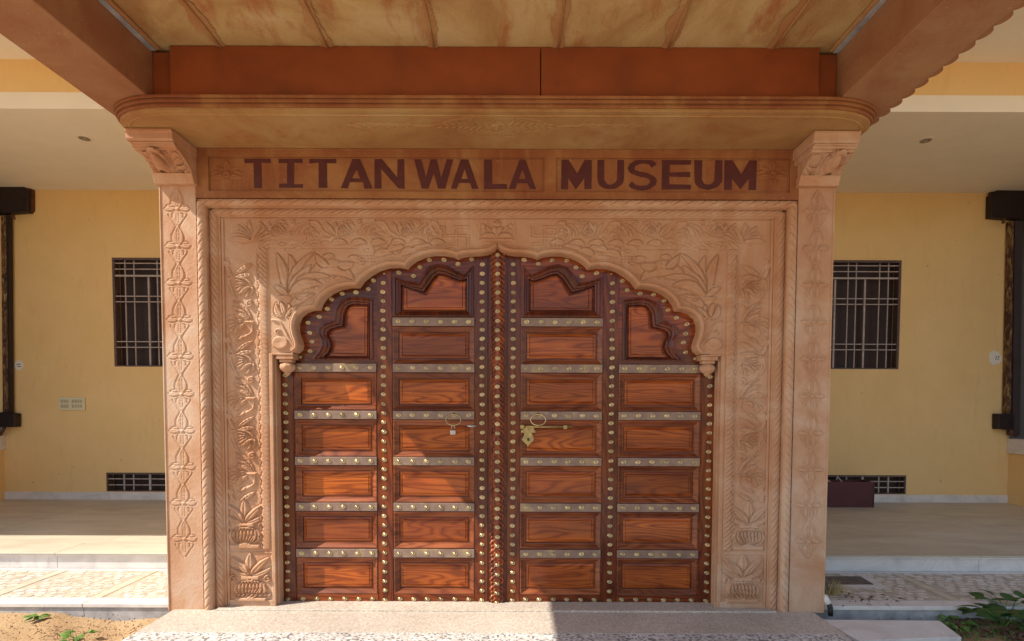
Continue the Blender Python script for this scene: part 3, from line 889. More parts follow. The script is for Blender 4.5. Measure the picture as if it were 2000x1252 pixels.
# flowers at both ends of the lettering
for uc, sgi in ((443, 0), (1508, 1)):
    c = P(uc, 341, .014)
    ah, aw = .108, .125
    Rf = Relief(c[0]-aw, c[0]+aw, c[1]-ah, c[1]+ah, .0045)
    Rf.leaf([c, (c[0]-.001, c[1]+.05), (c[0], c[1]+.104)], .042, .008)
    Rf.leaf([c, (c[0]+.02, c[1]-.05), (c[0], c[1]-.104)], .036, .008)
    for s2 in (-1, 1):
        Rf.leaf([c, (c[0]+s2*.06, c[1]+.022), (c[0]+s2*.118, c[1]+.010)], .024, .008)
        Rf.leaf([c, (c[0]+s2*.06, c[1]-.018), (c[0]+s2*.112, c[1]-.016)], .020, .008)
        Rf.leaf([(c[0]+s2*.02, c[1]+.03), (c[0]+s2*.06, c[1]+.05), (c[0]+s2*.085, c[1]+.045)], .014, .006)
    Rf.dome(c, .028, .024, .012, dish=.6)
    link("carved_flower", Rf.mesh("carved_flower", stone_red, .0135, seed=3), signs[sgi])

# ------------------------------------------------------------------ corbels
for sg in (1, -1):
    a, b = sorted((sg*(xo-.004), sg*(xi+.010)))
    zt_ = z_soff-.004
    # outline in the y-z plane, extruded across the pillar width
    def slabx(x0, x1, pts, nm, mat, bev=.005):
        mb = MB(); k = len(pts)
        mb.v = [(x0, p[0], p[1]) for p in pts]+[(x1, p[0], p[1]) for p in pts]
        mb.f = [tuple(reversed(range(k))), tuple(range(k, 2*k))]+[(i, (i+1) % k, k+(i+1) % k, k+i) for i in range(k)]
        return mb.build(nm, mat, gate, bevel=bev)
    slabx(a-.035, b, [(-.290, zt_), (-.290, zt_-.018), (-.278, zt_-.024), (-.278, zt_-.060), (-.268, zt_-.070), (.02, zt_-.070), (.02, zt_)], "corbel_cap", stone, .003)
    slabx(a-.022, b-.004, [(-.262, zt_-.071), (-.262, zt_-.080), (-.244, zt_-.083), (-.244, zt_-.094), (-.222, zt_-.098), (-.222, zt_-.108), (.02, zt_-.108), (.02, zt_-.071)], "corbel_step", stone, .003)
    zb_ = z_cap
    slabx(a-.008, b+.002, [(-.038, zb_), (-.060, zb_+.050), (-.072, zb_+.062), (.02, zb_+.062), (.02, zb_)], "corbel_foot", stone_pil)
    z0, z1 = zb_+.060, zt_-.106
    Rc = Relief(a, b, z0, z1, .0042)
    cxm = (a+b)/2; wc = (b-a)
    T = lambda p, q_, a=a, wc=wc, z0=z0, z1=z1: (a+wc*(p if sg > 0 else 1-p), z0+(z1-z0)*q_)
    for i in range(9):
        an = math.pi*(i+.5)/9
        Rc.leaf([T(.38, .60), T(.38+.13*math.cos(an), .62+.2*math.sin(an)), T(.38+.30*math.cos(an), .62+.42*math.sin(an))], .020, .030, vein=.2)
    Rc.dome(T(.36, .42), .036, .040, .050)
    Rc.spiral(T(.36, .38), .06, 1.2, .012, .030)
    Rc.beads(T(.62, .15), T(.64, .85), 9, .010, .022)
    for q_ in (.1, .35, .6):
        Rc.leaf([T(.70, q_), T(.85, q_+.05), T(.96, q_+.28)], .026, .018, rib=4)
        Rc.leaf([T(.12, q_), T(.06, q_+.15), T(.16, q_+.32)], .022, .018)
    def yb(X, Z, z0=z0, z1=z1):
        t = (Z-z0)/(z1-z0); return -.060-.150*t**1.6
    Rc.H = np.where(Rc.H > 0, Rc.H*2.1, Rc.H*3)
    link("corbel_carving", Rc.mesh("corbel_carving", stone, yb, seed=9), gate)
    n_ = 8
    side = [(-.056-.150*(i/n_)**1.6, z0+(z1-z0)*i/n_) for i in range(n_+1)]
    slabx(a+.001, b-.001, [(.02, z0)]+side[:1]+side[1:]+[(.02, z1)], "corbel_body", stone, 0)

# ------------------------------------------------------------------ projecting slab with rounded corners above the sign
SLX = 2.46; SLY = -.54; radx, rady = .44, .27
def slab_outline(ins):
    x, y, rx, ry = SLX-ins, SLY+ins, radx-ins, rady-ins; pts = [(-x, .05)]
    for k in range(13):
        t = math.pi/2*k/12; pts.append((-x+rx-rx*math.cos(t), y+ry-ry*math.sin(t)))
    for k in range(13):
        t = math.pi/2*k/12; pts.append((x-rx+rx*math.sin(t), y+ry-ry*math.cos(t)))
    pts.append((x, .05)); return pts
for ins, z0, z1 in ((.034, z_soff, z_soff+.018), (.020, z_soff+.018, z_soff+.032), (.026, z_soff+.032, z_soff+.040), (.008, z_soff+.040, z_soff+.056), (.014, z_soff+.056, z_soff+.062), (0, z_soff+.062, z_soff+.078)):
    MB().prism_z(slab_outline(ins), z0, z1).build("cornice_slab" if ins == .034 else "cornice_lip", stone_och if ins == .034 else stone_red, gate, bevel=.003)
# raised line following the rounded corner on the underside
ol = slab_outline(.085)
MB().tube([(p[0], p[1], z_soff+.001) for p in ol[1:-1]], .008, 6).build("cornice_bead", stone_och, gate, smooth=True)
# carved diamond on the underside
yc = (PG(965, 246, z_soff))[1]
Rs = Relief(-1.05, 1.05, yc-.15, yc+.15, .0055)
Rs.leaf([(-.40, yc), (0, yc), (.40, yc)], .135, .004, vein=0, fat=1, rim=True)
for sgx in (-1, 1):
    for i in range(7):
        x = .08+i*.042; Rs.leaf([(sgx*x, yc), (sgx*(x+.03), yc+.03), (sgx*(x+.05), yc+.09-i*.011)], .012, .008)
        Rs.leaf([(sgx*x, yc), (sgx*(x+.03), yc-.03), (sgx*(x+.05), yc-.09+i*.011)], .012, .008)
    for i in range(6):
        x = .52+i*.06; Rs.leaf([(sgx*x, yc), (sgx*(x+.05), yc+.03), (sgx*(x+.10), yc+.020)], .012, .006)
        Rs.leaf([(sgx*x, yc), (sgx*(x+.05), yc-.03), (sgx*(x+.10), yc-.020)], .012, .006)
    Rs.stroke([(sgx*.40, yc), (sgx*.95, yc)], .005, .005)
for k in range(14):
    a = 2*math.pi*k/14
    Rs.leaf([(0, yc), (.035*math.cos(a), yc+.035*math.sin(a)), (.075*math.cos(a), yc+.075*math.sin(a))], .012, .010)
Rs.dome((0, yc), .03, .03, .014, dish=.5)
link("carved_diamond", Rs.mesh("carved_diamond", stone_och, 0, horizontal=z_soff-.001, seed=8), gate)

# ------------------------------------------------------------------ sill
zs = PZ(1179, .195, 970)
MB().box(xj-.02, -(xj-.02), .012, .27, -.01, zs).build("threshold", stone_pil, gate, bevel=.006)
MB().box(xb0-.05, -(xb0-.05), -.03, .011, -.01, .012).build("threshold_step", terr_a, gate, bevel=.004)
for sg in (-1, 1):
    a_, b_ = sorted((sg*xb0, sg*(xj-.021))); MB().box(a_, b_, .071, .30, -.01, .045).build("jamb_plinth", stone_pil, gate, bevel=.004)
# unseen box added behind doors and carving to block light
MB().box(xo+.01, -(xo+.01), .30, .42, -.01, 3.9).build("core_light_block", stone, gate)

# ------------------------------------------------------------------ canopy
z_top = z_soff+.080
YF = -.50
zc = PZ(91, YF, 970)
can = thing("entrance_canopy", "stone canopy over the entrance with slab ceiling, orange fascia and two deep side beams", "canopy", (0, 0, 0))
xbo = -PX(245, -.33, 225)*1.0
xbo = 2.49; xbi = 2.115; YE = -3.1
for sg in (-1, 1):
    a, b = sorted((sg*xbo, sg*xbi))
    MB().box(a, b, YE, .05, z_top, zc).build("side_beam", stone_beam, can, bevel=.006)
    a, b = sorted((sg*(xbi-.001), sg*(xbi-.035)))
    MB().box(a, b, YE, YF+.02, zc-.022, zc-.001).build("edge_strip", marb_grey, can, bevel=.003)
    a, b = sorted((sg*(xbi-.036), sg*(xbi-.06)))
    MB().box(a, b, YE, YF+.02, zc-.016, zc-.001).build("edge_strip", seam_mat, can, bevel=.003)
def seg_pts():
    us = [432, 640, 848, 1090, 1305, 1510]
    return [PX(u, YF, 90) for u in us]
sx_ = [-xbi-.03]+seg_pts()+[xbi+.03]
for i in range(len(sx_)-1):
    MB().box(sx_[i]+.004, sx_[i+1]-.004, YE, .05, zc+random.uniform(-.0005, .004), zc+.09).build("ceiling_slab", stone_can, can, bevel=.004)
for x in sx_[1:-1]:
    mb = MB(); n = 170; L, R_ = [], []; wa, wb = random.uniform(.5, 1.2), random.uniform(.4, 1.2)
    for i in range(n+1):
        y = YF+.02+(YE-YF-.02)*i/n
        L.append((x-.024-(.018+.016*math.sin(i*.31+x*9))*wa-random.random()*.012, y)); R_.append((x+.018+(.014+.014*math.sin(i*.23+x*5))*wb+random.random()*.012, y))
    for i in range(n):
        mb.quad((L[i][0], L[i][1], zc-.003), (L[i+1][0], L[i+1][1], zc-.003), (x, L[i+1][1], zc-.009), (x, L[i][1], zc-.009))
        mb.quad((x, L[i][1], zc-.009), (x, L[i+1][1], zc-.009), (R_[i+1][0], R_[i+1][1], zc-.003), (R_[i][0], R_[i][1], zc-.003))
    mb.build("mortar_seam", seam_mat, can)
    MB().tube([(x+.004*math.sin(i), YF+.02+(YE-YF)*i/12, zc-.012) for i in range(13)], .008, 6).build("seam_bead", stone_och, can, smooth=True)
xs_ = (PX(332, YF, 140), PX(1056, YF, 140), PX(1600, YF, 140))
MB().box(xs_[0], xs_[1]-.003, YF, YF+.03, z_top, zc-.001).build("fascia_board", fascia_mat, can, bevel=.002)
MB().box(xs_[1]+.003, xs_[2], YF, YF+.03, z_top, zc-.001).build("fascia_board", fascia_mat, can, bevel=.002)
MB().box(-xbi+.006, xs_[0]-.003, YF+.035, YF+.06, z_top, zc-.02).build("fascia_end", fascia_mat, can)
MB().box(xs_[2]+.003, xbi-.006, YF+.035, YF+.06, z_top, zc-.02).build("fascia_end", fascia_mat, can)
MB().box(-xbi-.0, xbi, YF+.062, YF+.09, z_top, zc-.002).build("fascia_backing", dark, can)
MB().box(-xbo-.02, xbo+.02, YE, .3, zc+.10, zc+.16).build("roof_slab", stone_beam, can)
MB().box(-xbo-.0, -xbi, YE, .05, zc+.0005, zc+.0995).build("roof_edge", stone_beam, can)
MB().box(xbi, xbo, YE, .05, zc+.0005, zc+.0995).build("roof_edge", stone_beam, can)
# scalloped trim along the outer edge of the right beam
sc = MB(); ns = 10
pts = [(0, -.052), (0, .052)]
for k in range(ns+1):
    t = math.pi*k/ns; pts.append((.040*math.sin(t), .052*math.cos(t)))
sc.prism_z([(p[0], p[1]) for p in pts[2:]], 0, .035)
scm = sc.mesh("scallop", stone_beam)
y = -.06
while y > YE:
    link("scallop", scm, can, (xbo-.002, y-.052, z_top+.004)); y -= .110

# ------------------------------------------------------------------ doors
ZT = PZ(1178, YD, 970)+.002      # bottom of leaves
def hole_rect(ua, ub, va, vb):
    c = P(ua, va, YD), P(ub, vb, YD); return [(c[0][0], c[1][1]), (c[1][0], c[1][1]), (c[1][0], c[0][1]), (c[0][0], c[0][1])]
ROWS = [(728.5, 801), (820, 891.5), (909, 980.5), (998.5, 1070), (1088, 1159.5)]
def zrow(v): return PZ(v, YD, 750)
cols = [(PX(578, YD), PX(736, YD)), (PX(769.5, YD), PX(926, YD))]
CX0 = PX(968.5, YD)
cols = [(a, b) for a, b in cols]
def inset(poly, d):
    n = len(poly); out = []
    area = sum(poly[i][0]*poly[(i+1) % n][1]-poly[(i+1) % n][0]*poly[i][1] for i in range(n))
    s = 1 if area > 0 else -1
    for i in range(n):
        p0, p1, p2 = Vector(poly[i-1]), Vector(poly[i]), Vector(poly[(i+1) % n])
        a = (p1-p0).normalized(); b = (p2-p1).normalized()
        na = Vector((-a.y, a.x))*s; nb = Vector((-b.y, b.x))*s; m_ = (na+nb).normalized()
        k = d/max(.35, m_.dot(na)); out.append((p1.x+m_.x*k, p1.y+m_.y*k))
    return out
def nested(poly, levels):
    """levels: list of (inset, y)"""
    mb = MB(); n = len(poly); rings = []
    area = sum(poly[i][0]*poly[(i+1) % n][1]-poly[(i+1) % n][0]*poly[i][1] for i in range(n))
    if area < 0: poly = poly[::-1]
    cur = poly; last = 0
    for d, y in levels:
        step = d-last
        while step > 1e-9:
            s_ = min(step, .01); cur = inset(cur, s_); step -= s_
        last = d
        rings.append([(p[0], y, p[1]) for p in cur])
    for r_ in rings: mb.v += r_
    for k in range(len(rings)-1):
        for i in range(n):
            j = (i+1) % n; mb.f.append((k*n+i, k*n+j, (k+1)*n+j, (k+1)*n+i))
    k = (len(rings)-1)*n
    tri = tessellate_polygon([[Vector((p[0], p[2], 0)) for p in rings[-1]]])
    for t in tri:
        aa = [rings[-1][i] for i in t]
        c = (aa[1][0]-aa[0][0])*(aa[2][2]-aa[0][2])-(aa[2][0]-aa[0][0])*(aa[1][2]-aa[0][2])
        mb.f.append(tuple(k+i for i in (t if c > 0 else (t[0], t[2], t[1]))))
    return mb
LEV = [(0, .182), (.004, .1805), (.008, .1815), (.031, .200), (.037, .201), (.040, .2125), (.045, .2125), (.047, .206), (.060, .201), (.065, .205), (.070, .2005), (.074, .2005)]
LEVS = [(a*.72, b) for a, b in LEV]
# one panel shape shared by all the rectangular fields
pw = cols[0][1]-cols[0][0]; ph = zrow(ROWS[0][0])-zrow(ROWS[0][1])
rect = [(-pw/2, -ph/2), (pw/2, -ph/2), (pw/2, ph/2), (-pw/2, ph/2)]
def split_nested(poly, lv):
    a = nested(poly, lv); n = len(poly); return a
def moulding_and_field(poly, lev=LEV):
    full = nested(poly, lev); n = len(poly); K = 7
    mo = MB(); mo.v = full.v[:K*n]; mo.f = [f for f in full.f if max(f) < K*n]
    fi = MB(); fi.v = full.v[(K-1)*n:]; fi.f = [tuple(i-(K-1)*n for i in f) for f in full.f if min(f) >= (K-1)*n]
    return mo, fi
mo, fi = moulding_and_field(rect)
mould_me = mo.mesh("panel_moulding", wood_m); field_me = fi.mesh("door_panel", wood_p)
# stud mesh
st = MB()
prof_s = [(.0, .0)]
rings = [(.0185, 0.0), (.0180, .0040), (.0150, .0050), (.0110, .0022), (.0092, .0015), (.0075, .0070), (.0040, .0095), (.0012, .0100)]
seg = 12
for r_, h_ in rings:
    for j in range(seg):
        t = 2*math.pi*j/seg; st.v.append((r_*math.cos(t)*1.08, -h_, r_*math.sin(t)*.80))
for k in range(len(rings)-1):
    for j in range(seg):
        q_ = (j+1) % seg; st.f.append((k*seg+j, k*seg+q_, (k+1)*seg+q_, (k+1)*seg+j))
st.f.append(tuple((len(rings)-1)*seg+j for j in range(seg)))
stud_me = st.mesh("stud", brass, smooth=True)
def stud(parent, x, y, z):
    j = lambda a: random.uniform(-a, a); k = random.uniform(.93, 1.06)
    return link("stud", stud_me, parent, (x+j(.0022), y, z+j(.002)), rot=(j(.10), j(.25), j(.10)), scale=(k, 1, k))
def PT(u, v): return P(u, v, YD)
topA = [PT(*p) for p in ((729, 585), (703, 580), (688, 580), (674, 583), (661, 591), (652, 603), (649, 624), (638, 628), (626, 633), (618, 642), (620, 652), (625, 662), (625, 676), (620, 688), (608, 703), (730, 703))]
topAi = [PT(*p) for p in ((716, 599), (700, 599), (691, 599), (685, 601), (681, 607), (679, 620), (678, 641), (666, 643), (656, 645), (649, 649), (646, 656), (652, 667), (655, 676), (651, 687), (642, 695), (716, 695))]
topB = [PT(*p) for p in ((768, 541), (792, 549), (814, 551), (824, 537), (836, 522), (855, 515.5), (876, 520), (894, 531), (909, 537), (925, 519), (925, 620), (768, 620))]
topBi = [PT(*p) for p in ((789, 562), (812, 570), (833, 577), (841, 565), (849, 552), (857, 541), (866, 542), (885, 548), (898, 552), (908, 554), (908, 604), (789, 604))]
TLEV = [(0, .187), (.04, .172), (.22, .170), (.30, .180), (.50, .184), (.60, .176), (.72, .180), (.80, .2125), (.84, .2125), (.88, .205), (1.0, .200)]
def top_panel(o_, i_):
    """stepped moulding between the outer and inner outline, then the raised field"""
    if sum(o_[i][0]*o_[(i+1) % len(o_)][1]-o_[(i+1) % len(o_)][0]*o_[i][1] for i in range(len(o_))) < 0: o_, i_ = o_[::-1], i_[::-1]
    n = len(o_); mo = MB(); fi = MB()
    rings = [[(a[0]+(b[0]-a[0])*t, y, a[1]+(b[1]-a[1])*t) for a, b in zip(o_, i_)] for t, y in TLEV]
    def strip(mb, rs):
        for r_ in rs: mb.v += r_
        for k in range(len(rs)-1):
            for i in range(n):
                j = (i+1) % n; mb.f.append((k*n+i, k*n+j, (k+1)*n+j, (k+1)*n+i))
    strip(mo, rings[:9])
    inner = rings[-1]; cx_i = sum(p[0] for p in inner)/n; cz_i = sum(p[2] for p in inner)/n
    def shrink(k, y): return [(cx_i+(p[0]-cx_i)*k, y, cz_i+(p[2]-cz_i)*k) for p in inner]
    rs = rings[8:]+[shrink(.93, .200), shrink(.915, .2045), shrink(.90, .200)]
    strip(fi, rs); k = (len(rs)-1)*n
    for t in tessellate_polygon([[Vector((p[0], p[2], 0)) for p in rs[-1]]]):
        aa = [rs[-1][i] for i in t]
        c = (aa[1][0]-aa[0][0])*(aa[2][2]-aa[0][2])-(aa[2][0]-aa[0][0])*(aa[1][2]-aa[0][2])
        fi.f.append(tuple(k+i for i in (t if c > 0 else (t[0], t[2], t[1]))))
    return mo, fi
STUDS = [(1745, 410), (1658, 437), (1572, 412), (1480, 412), (1418, 457), (1380, 512), (1288, 492), (1195, 497), (1128, 540), (1097, 597), (1017, 617), (932, 625), (865, 662), (838, 720), (785, 770), (717, 808), (727, 870), (740, 925), (728, 985), (662, 1025)]
def leaf_door(sg):
    """sg=-1 left leaf (built as is), +1 right leaf (mirrored)"""
    fx = (lambda x: x) if sg < 0 else (lambda x: -x)
    lab = ("left leaf of the studded rosewood door, with carved centre post and padlocked brass ring" if sg < 0 else
           "right leaf of the studded rosewood door, with brass hasp and sliding bolt")
    D = thing("door_leaf", lab, "door", (0, 0, ZT), group="pair of studded wooden door leaves")
    off_ = -ZT
    def add(mb, name, mat, parent=D, **kw):
        mb.v = [(fx(x), y, z+off_) for x, y, z in mb.v]
        if sg > 0: mb.f = [tuple(reversed(f)) for f in mb.f]
        return mb.build(name, mat, parent, **kw)
    xL, xR = PX(546, YD), -.012
    # framed carcass with openings for every panel
    zA = PZ(488, YD)+.06
    outer = [Vector((xL, ZT, 0)), Vector((xR, ZT, 0)), Vector((xR, zA, 0)), Vector((xL, zA, 0))]
    holes = []
    place = []
    for ci, (a, b) in enumerate(cols):
        rws = ROWS+([(638.5, 710.5)] if ci == 1 else [])
        for va, vb in rws:
            zm = (zrow(va)+zrow(vb))/2; xm_ = (a+b)/2
            holes.append([Vector((xm_+p[0], zm+p[1], 0)) for p in rect]); place.append((xm_, zm))
    for t_ in (topA, topB):
        q_ = t_ if sum(t_[i][0]*t_[(i+1) % len(t_)][1]-t_[(i+1) % len(t_)][0]*t_[i][1] for i in range(len(t_))) > 0 else t_[::-1]
        holes.append([Vector((p[0], p[1], 0)) for p in q_])
    add(plate_with_holes(outer, holes, .187, .214), "carcass", wood_h)
    add(MB().box(xL, xR, .215, .245, ZT, zA), "back_board", wood_d)
    for x, z in place:
        mo_ = link("panel_moulding", mould_me, D, (fx(x), 0, z+off_)); fi_ = link("door_panel", field_me, D, (fx(x), 0, z+off_))
    for t_, ti_ in ((topA, topAi), (topB, topBi)):
        mo_, fi_ = top_panel(t_, ti_)
        add(mo_, "panel_moulding", wood_d); add(fi_, "door_panel", wood_p)
    # stiles
    def stile(ua, ub, us, v_top, y=.180):
        a, b = PX(ua, YD), (PX(ub, YD) if ub else xR)
        s_ = add(MB().box(a, b, y, .1865, ZT, PZ(v_top, YD)), "stile", wood_v, bevel=.002)
        v = 1170.0; xx = PX(us, YD)
        while v > v_top+10:
            stud(s_, fx(xx), y, PZ(v, YD, 750)+off_); v -= 18.15
        return s_
    stile(548, 575, 559.5, 722)
    stile(738, 767, 750.5, 530)
    stile(928, 953 if sg < 0 else 953, 942, 500)
    # dark straps across the panels
    def strap(a, b, v, hw_, mat=strap_m, y=.166, nst=6, bevel=.003):
        z = zrow(v)
        s_ = add(MB().box(a, b, y, .1868, z-hw_, z+hw_), "strap", mat, bevel=bevel)
        w_ = (b-a)
        for i in range(nst):
            stud(s_, fx(a+w_*(.07+i*.86/(nst-1))), y, z+off_)
        return s_
    for ci, (a, b) in enumerate(cols):
        for v in (719, 810.5, 900, 989, 1079):
            a2 = a-.002
            if v == 719 and ci == 0: a2 = a
            strap(a2, b+.004, v, .031)
        strap(a-.002, b+.004, 1168.5, .036, wood_h, .182)
    strap(cols[1][0]-.002, cols[1][1]+.004, 629, .031)
    # studs that follow the arch
    for a_, b_ in STUDS:
        x, z = P(380+a_/3.226, 380+b_/3.226, .187); stud(D, fx(x), .187, z+off_)
    return D, add, fx
random.seed(5)
DL, addL, _ = leaf_door(-1)
DR, addR, _ = leaf_door(1)
# carved centre post on the left leaf
xp0, xp1 = PX(954, YD), PX(988, YD)
xp0, xp1 = -.064, .064
zA = PZ(486, YD)+.04
Rp = Relief(xp0, xp1, ZT, zA, .0042)
wq = Rp.X/.064
Rp.H = .018*np.sqrt(np.clip(1-wq**2*.8, 0, 1))
pit = .0695
ph_ = (Rp.Z/pit) % 1
sc_ = np.abs(np.sin(np.pi*ph_))
edge = np.abs(wq) > (.62+.25*sc_)
Rp.H[edge] -= .014
lobe = (np.abs(np.abs(wq)-.50) < .07) ; Rp.H[lobe] -= .006
Rp.H += .006*np.sin(2*np.pi*(ph_*2+np.abs(wq)*1.5))*(np.abs(wq) > .25)
post = link("centre_post", Rp.mesh("centre_post", wood_v, .168, seed=2), DL, (0, 0, -ZT))
MB().box(xp0, xp1, .164, .2, ZT, zA).build("post_back", wood_d, DL, loc=(0, 0, -ZT))
v = 1172.0
while v > 490:
    stud(post, 0.0, .150, PZ(v, YD, 750)); v -= 18.15
# brass ring handles, hasp and bolt
def ring(parent, u, v, off_):
    c = P(u, v, .15); mb = MB(); R1, R2_ = .056, .040
    mb.tube([(c[0]+R1*math.cos(2*math.pi*k/28), .150-.012*(1-math.sin(2*math.pi*k/28)), c[1]+off_+R2_*math.sin(2*math.pi*k/28)) for k in range(29)], .0042, 8, caps=False)
    o = mb.build("ring_handle", brass, parent, smooth=True)
    MB().lathe([(.012, 0), (.012, .006), (.006, .010), (.006, .03)], 12).build("ring_boss", brass, o, smooth=True, loc=(c[0], .168, c[1]+off_+R2_), rot=(math.pi/2, 0, 0))
    return c
cL = ring(DL, 886, 820, -ZT); cR = ring(DR, 1051, 820, -ZT)
# keeper on the left leaf
kz = PZ(832, .17, 900)-ZT
MB().tube([(PX(912, .165), .160, kz), (PX(930, .165), .160, kz)], .009, 10).build("bolt_keeper", steel, DL, smooth=True)
# hasp plate and bolt on the right leaf
def hz(v): return PZ(v, .16, 1040)-ZT
hx = lambda u: PX(u, .16)
hp = [(1021, 831), (1043, 831), (1043, 841), (1039, 846), (1040, 850), (1043, 856), (1042, 860), (1037, 866), (1034, 868), (1031, 873), (1029, 868), (1025, 865), (1020, 860), (1020, 856), (1024, 850), (1024, 846), (1021, 841)]
hasp = MB().prism_y([(hx(u), hz(v)) for u, v in hp], .150, .156).build("hasp_plate", brass_old, DR, bevel=.0015)
MB().box(hx(1030), hx(1034), .147, .1495, hz(861), hz(855)).build("hasp_slot", dark, hasp)
MB().box(hx(1018), hx(1046), .146, .1495, hz(845), hz(840)).build("hasp_rib", brass_old, hasp, bevel=.001)
MB().tube([(hx(1018), .150, hz(833.5)), (hx(1118), .150, hz(833.5))], .0085, 10).build("sliding_bolt", brass_old, DR, smooth=True)
for u in (1020, 1104):
    MB().box(hx(u)-.014, hx(u)+.014, .138, .170, hz(836.5)-.004, hz(831)+.004).build("bolt_clip", brass_old, DR, bevel=.003)
# small padlock hung from the left ring
pl = thing("padlock", "small steel padlock hanging from the brass ring of the left door leaf", "padlock", (PX(885, .14), .135, PZ(838, .14, 885)))
MB().tube([(-.011, 0, -.008), (-.011, 0, .014), (-.006, 0, .026), (.006, 0, .026), (.011, 0, .014), (.011, 0, -.008)], .0032, 8).build("shackle", steel, pl, smooth=True)
MB().box(-.021, .021, -.012, .012, -.042, -.006).build("lock_body", steel, pl, bevel=.005)

# ------------------------------------------------------------------ ground and paving
def struct(o, label=None): o['kind'] = 'structure'; return o
g = MB(); S = 900
g.quad((-S, -S, -.16), (S, -S, -.16), (S, S, -.16), (-S, S, -.16)); struct(g.build("ground", sand))
def terrain(name, x0, x1, y0, y1, fn, mat, step=.04):
    nx = int((x1-x0)/step); ny = int((y1-y0)/step); mb = MB()
    for j in range(ny+1):
        for i in range(nx+1):
            x = x0+(x1-x0)*i/nx; y = y0+(y1-y0)*j/ny; mb.v.append((x, y, fn(x, y)))
    for j in range(ny):
        for i in range(nx):
            a = j*(nx+1)+i; mb.f.append((a, a+1, a+nx+2, a+nx+1))
    return struct(mb.build(name, mat, smooth=True))
def hsand(x, y):
    e = .018*math.sin(x*3.1+1)+.012*math.sin(x*7.3+y*5)+.006*math.sin(x*19+y*13)+random.uniform(-.003, .003)
    return -.050+e-.03*max(0, min(1, (x+3.2)/.6))-.02*max(0, -y-.3)
xa0 = PG(326, 1198, 0)[0]; xa1 = PG(1604, 1206, 0)[0]
terrain("sand", -9, xa0+.02, -3.0, .06, hsand, sand, .05)
terrain("soil", xa1-.02, 9, -3.0, .06, lambda x, y: -.085+.015*math.sin(x*4)+.01*math.sin(x*9+y*7)+random.uniform(-.006, .006), soil, .05)
yj = PG(970, 1236, 0)[1]
struct(MB().box(xa0, xa1, yj, .30, -.15, .0).build("apron", terr_a, bevel=.005))
struct(MB().box(xa0-.0, xa1, -7, yj-.004, -.15, .0).build("paving", terr_b, bevel=.005))
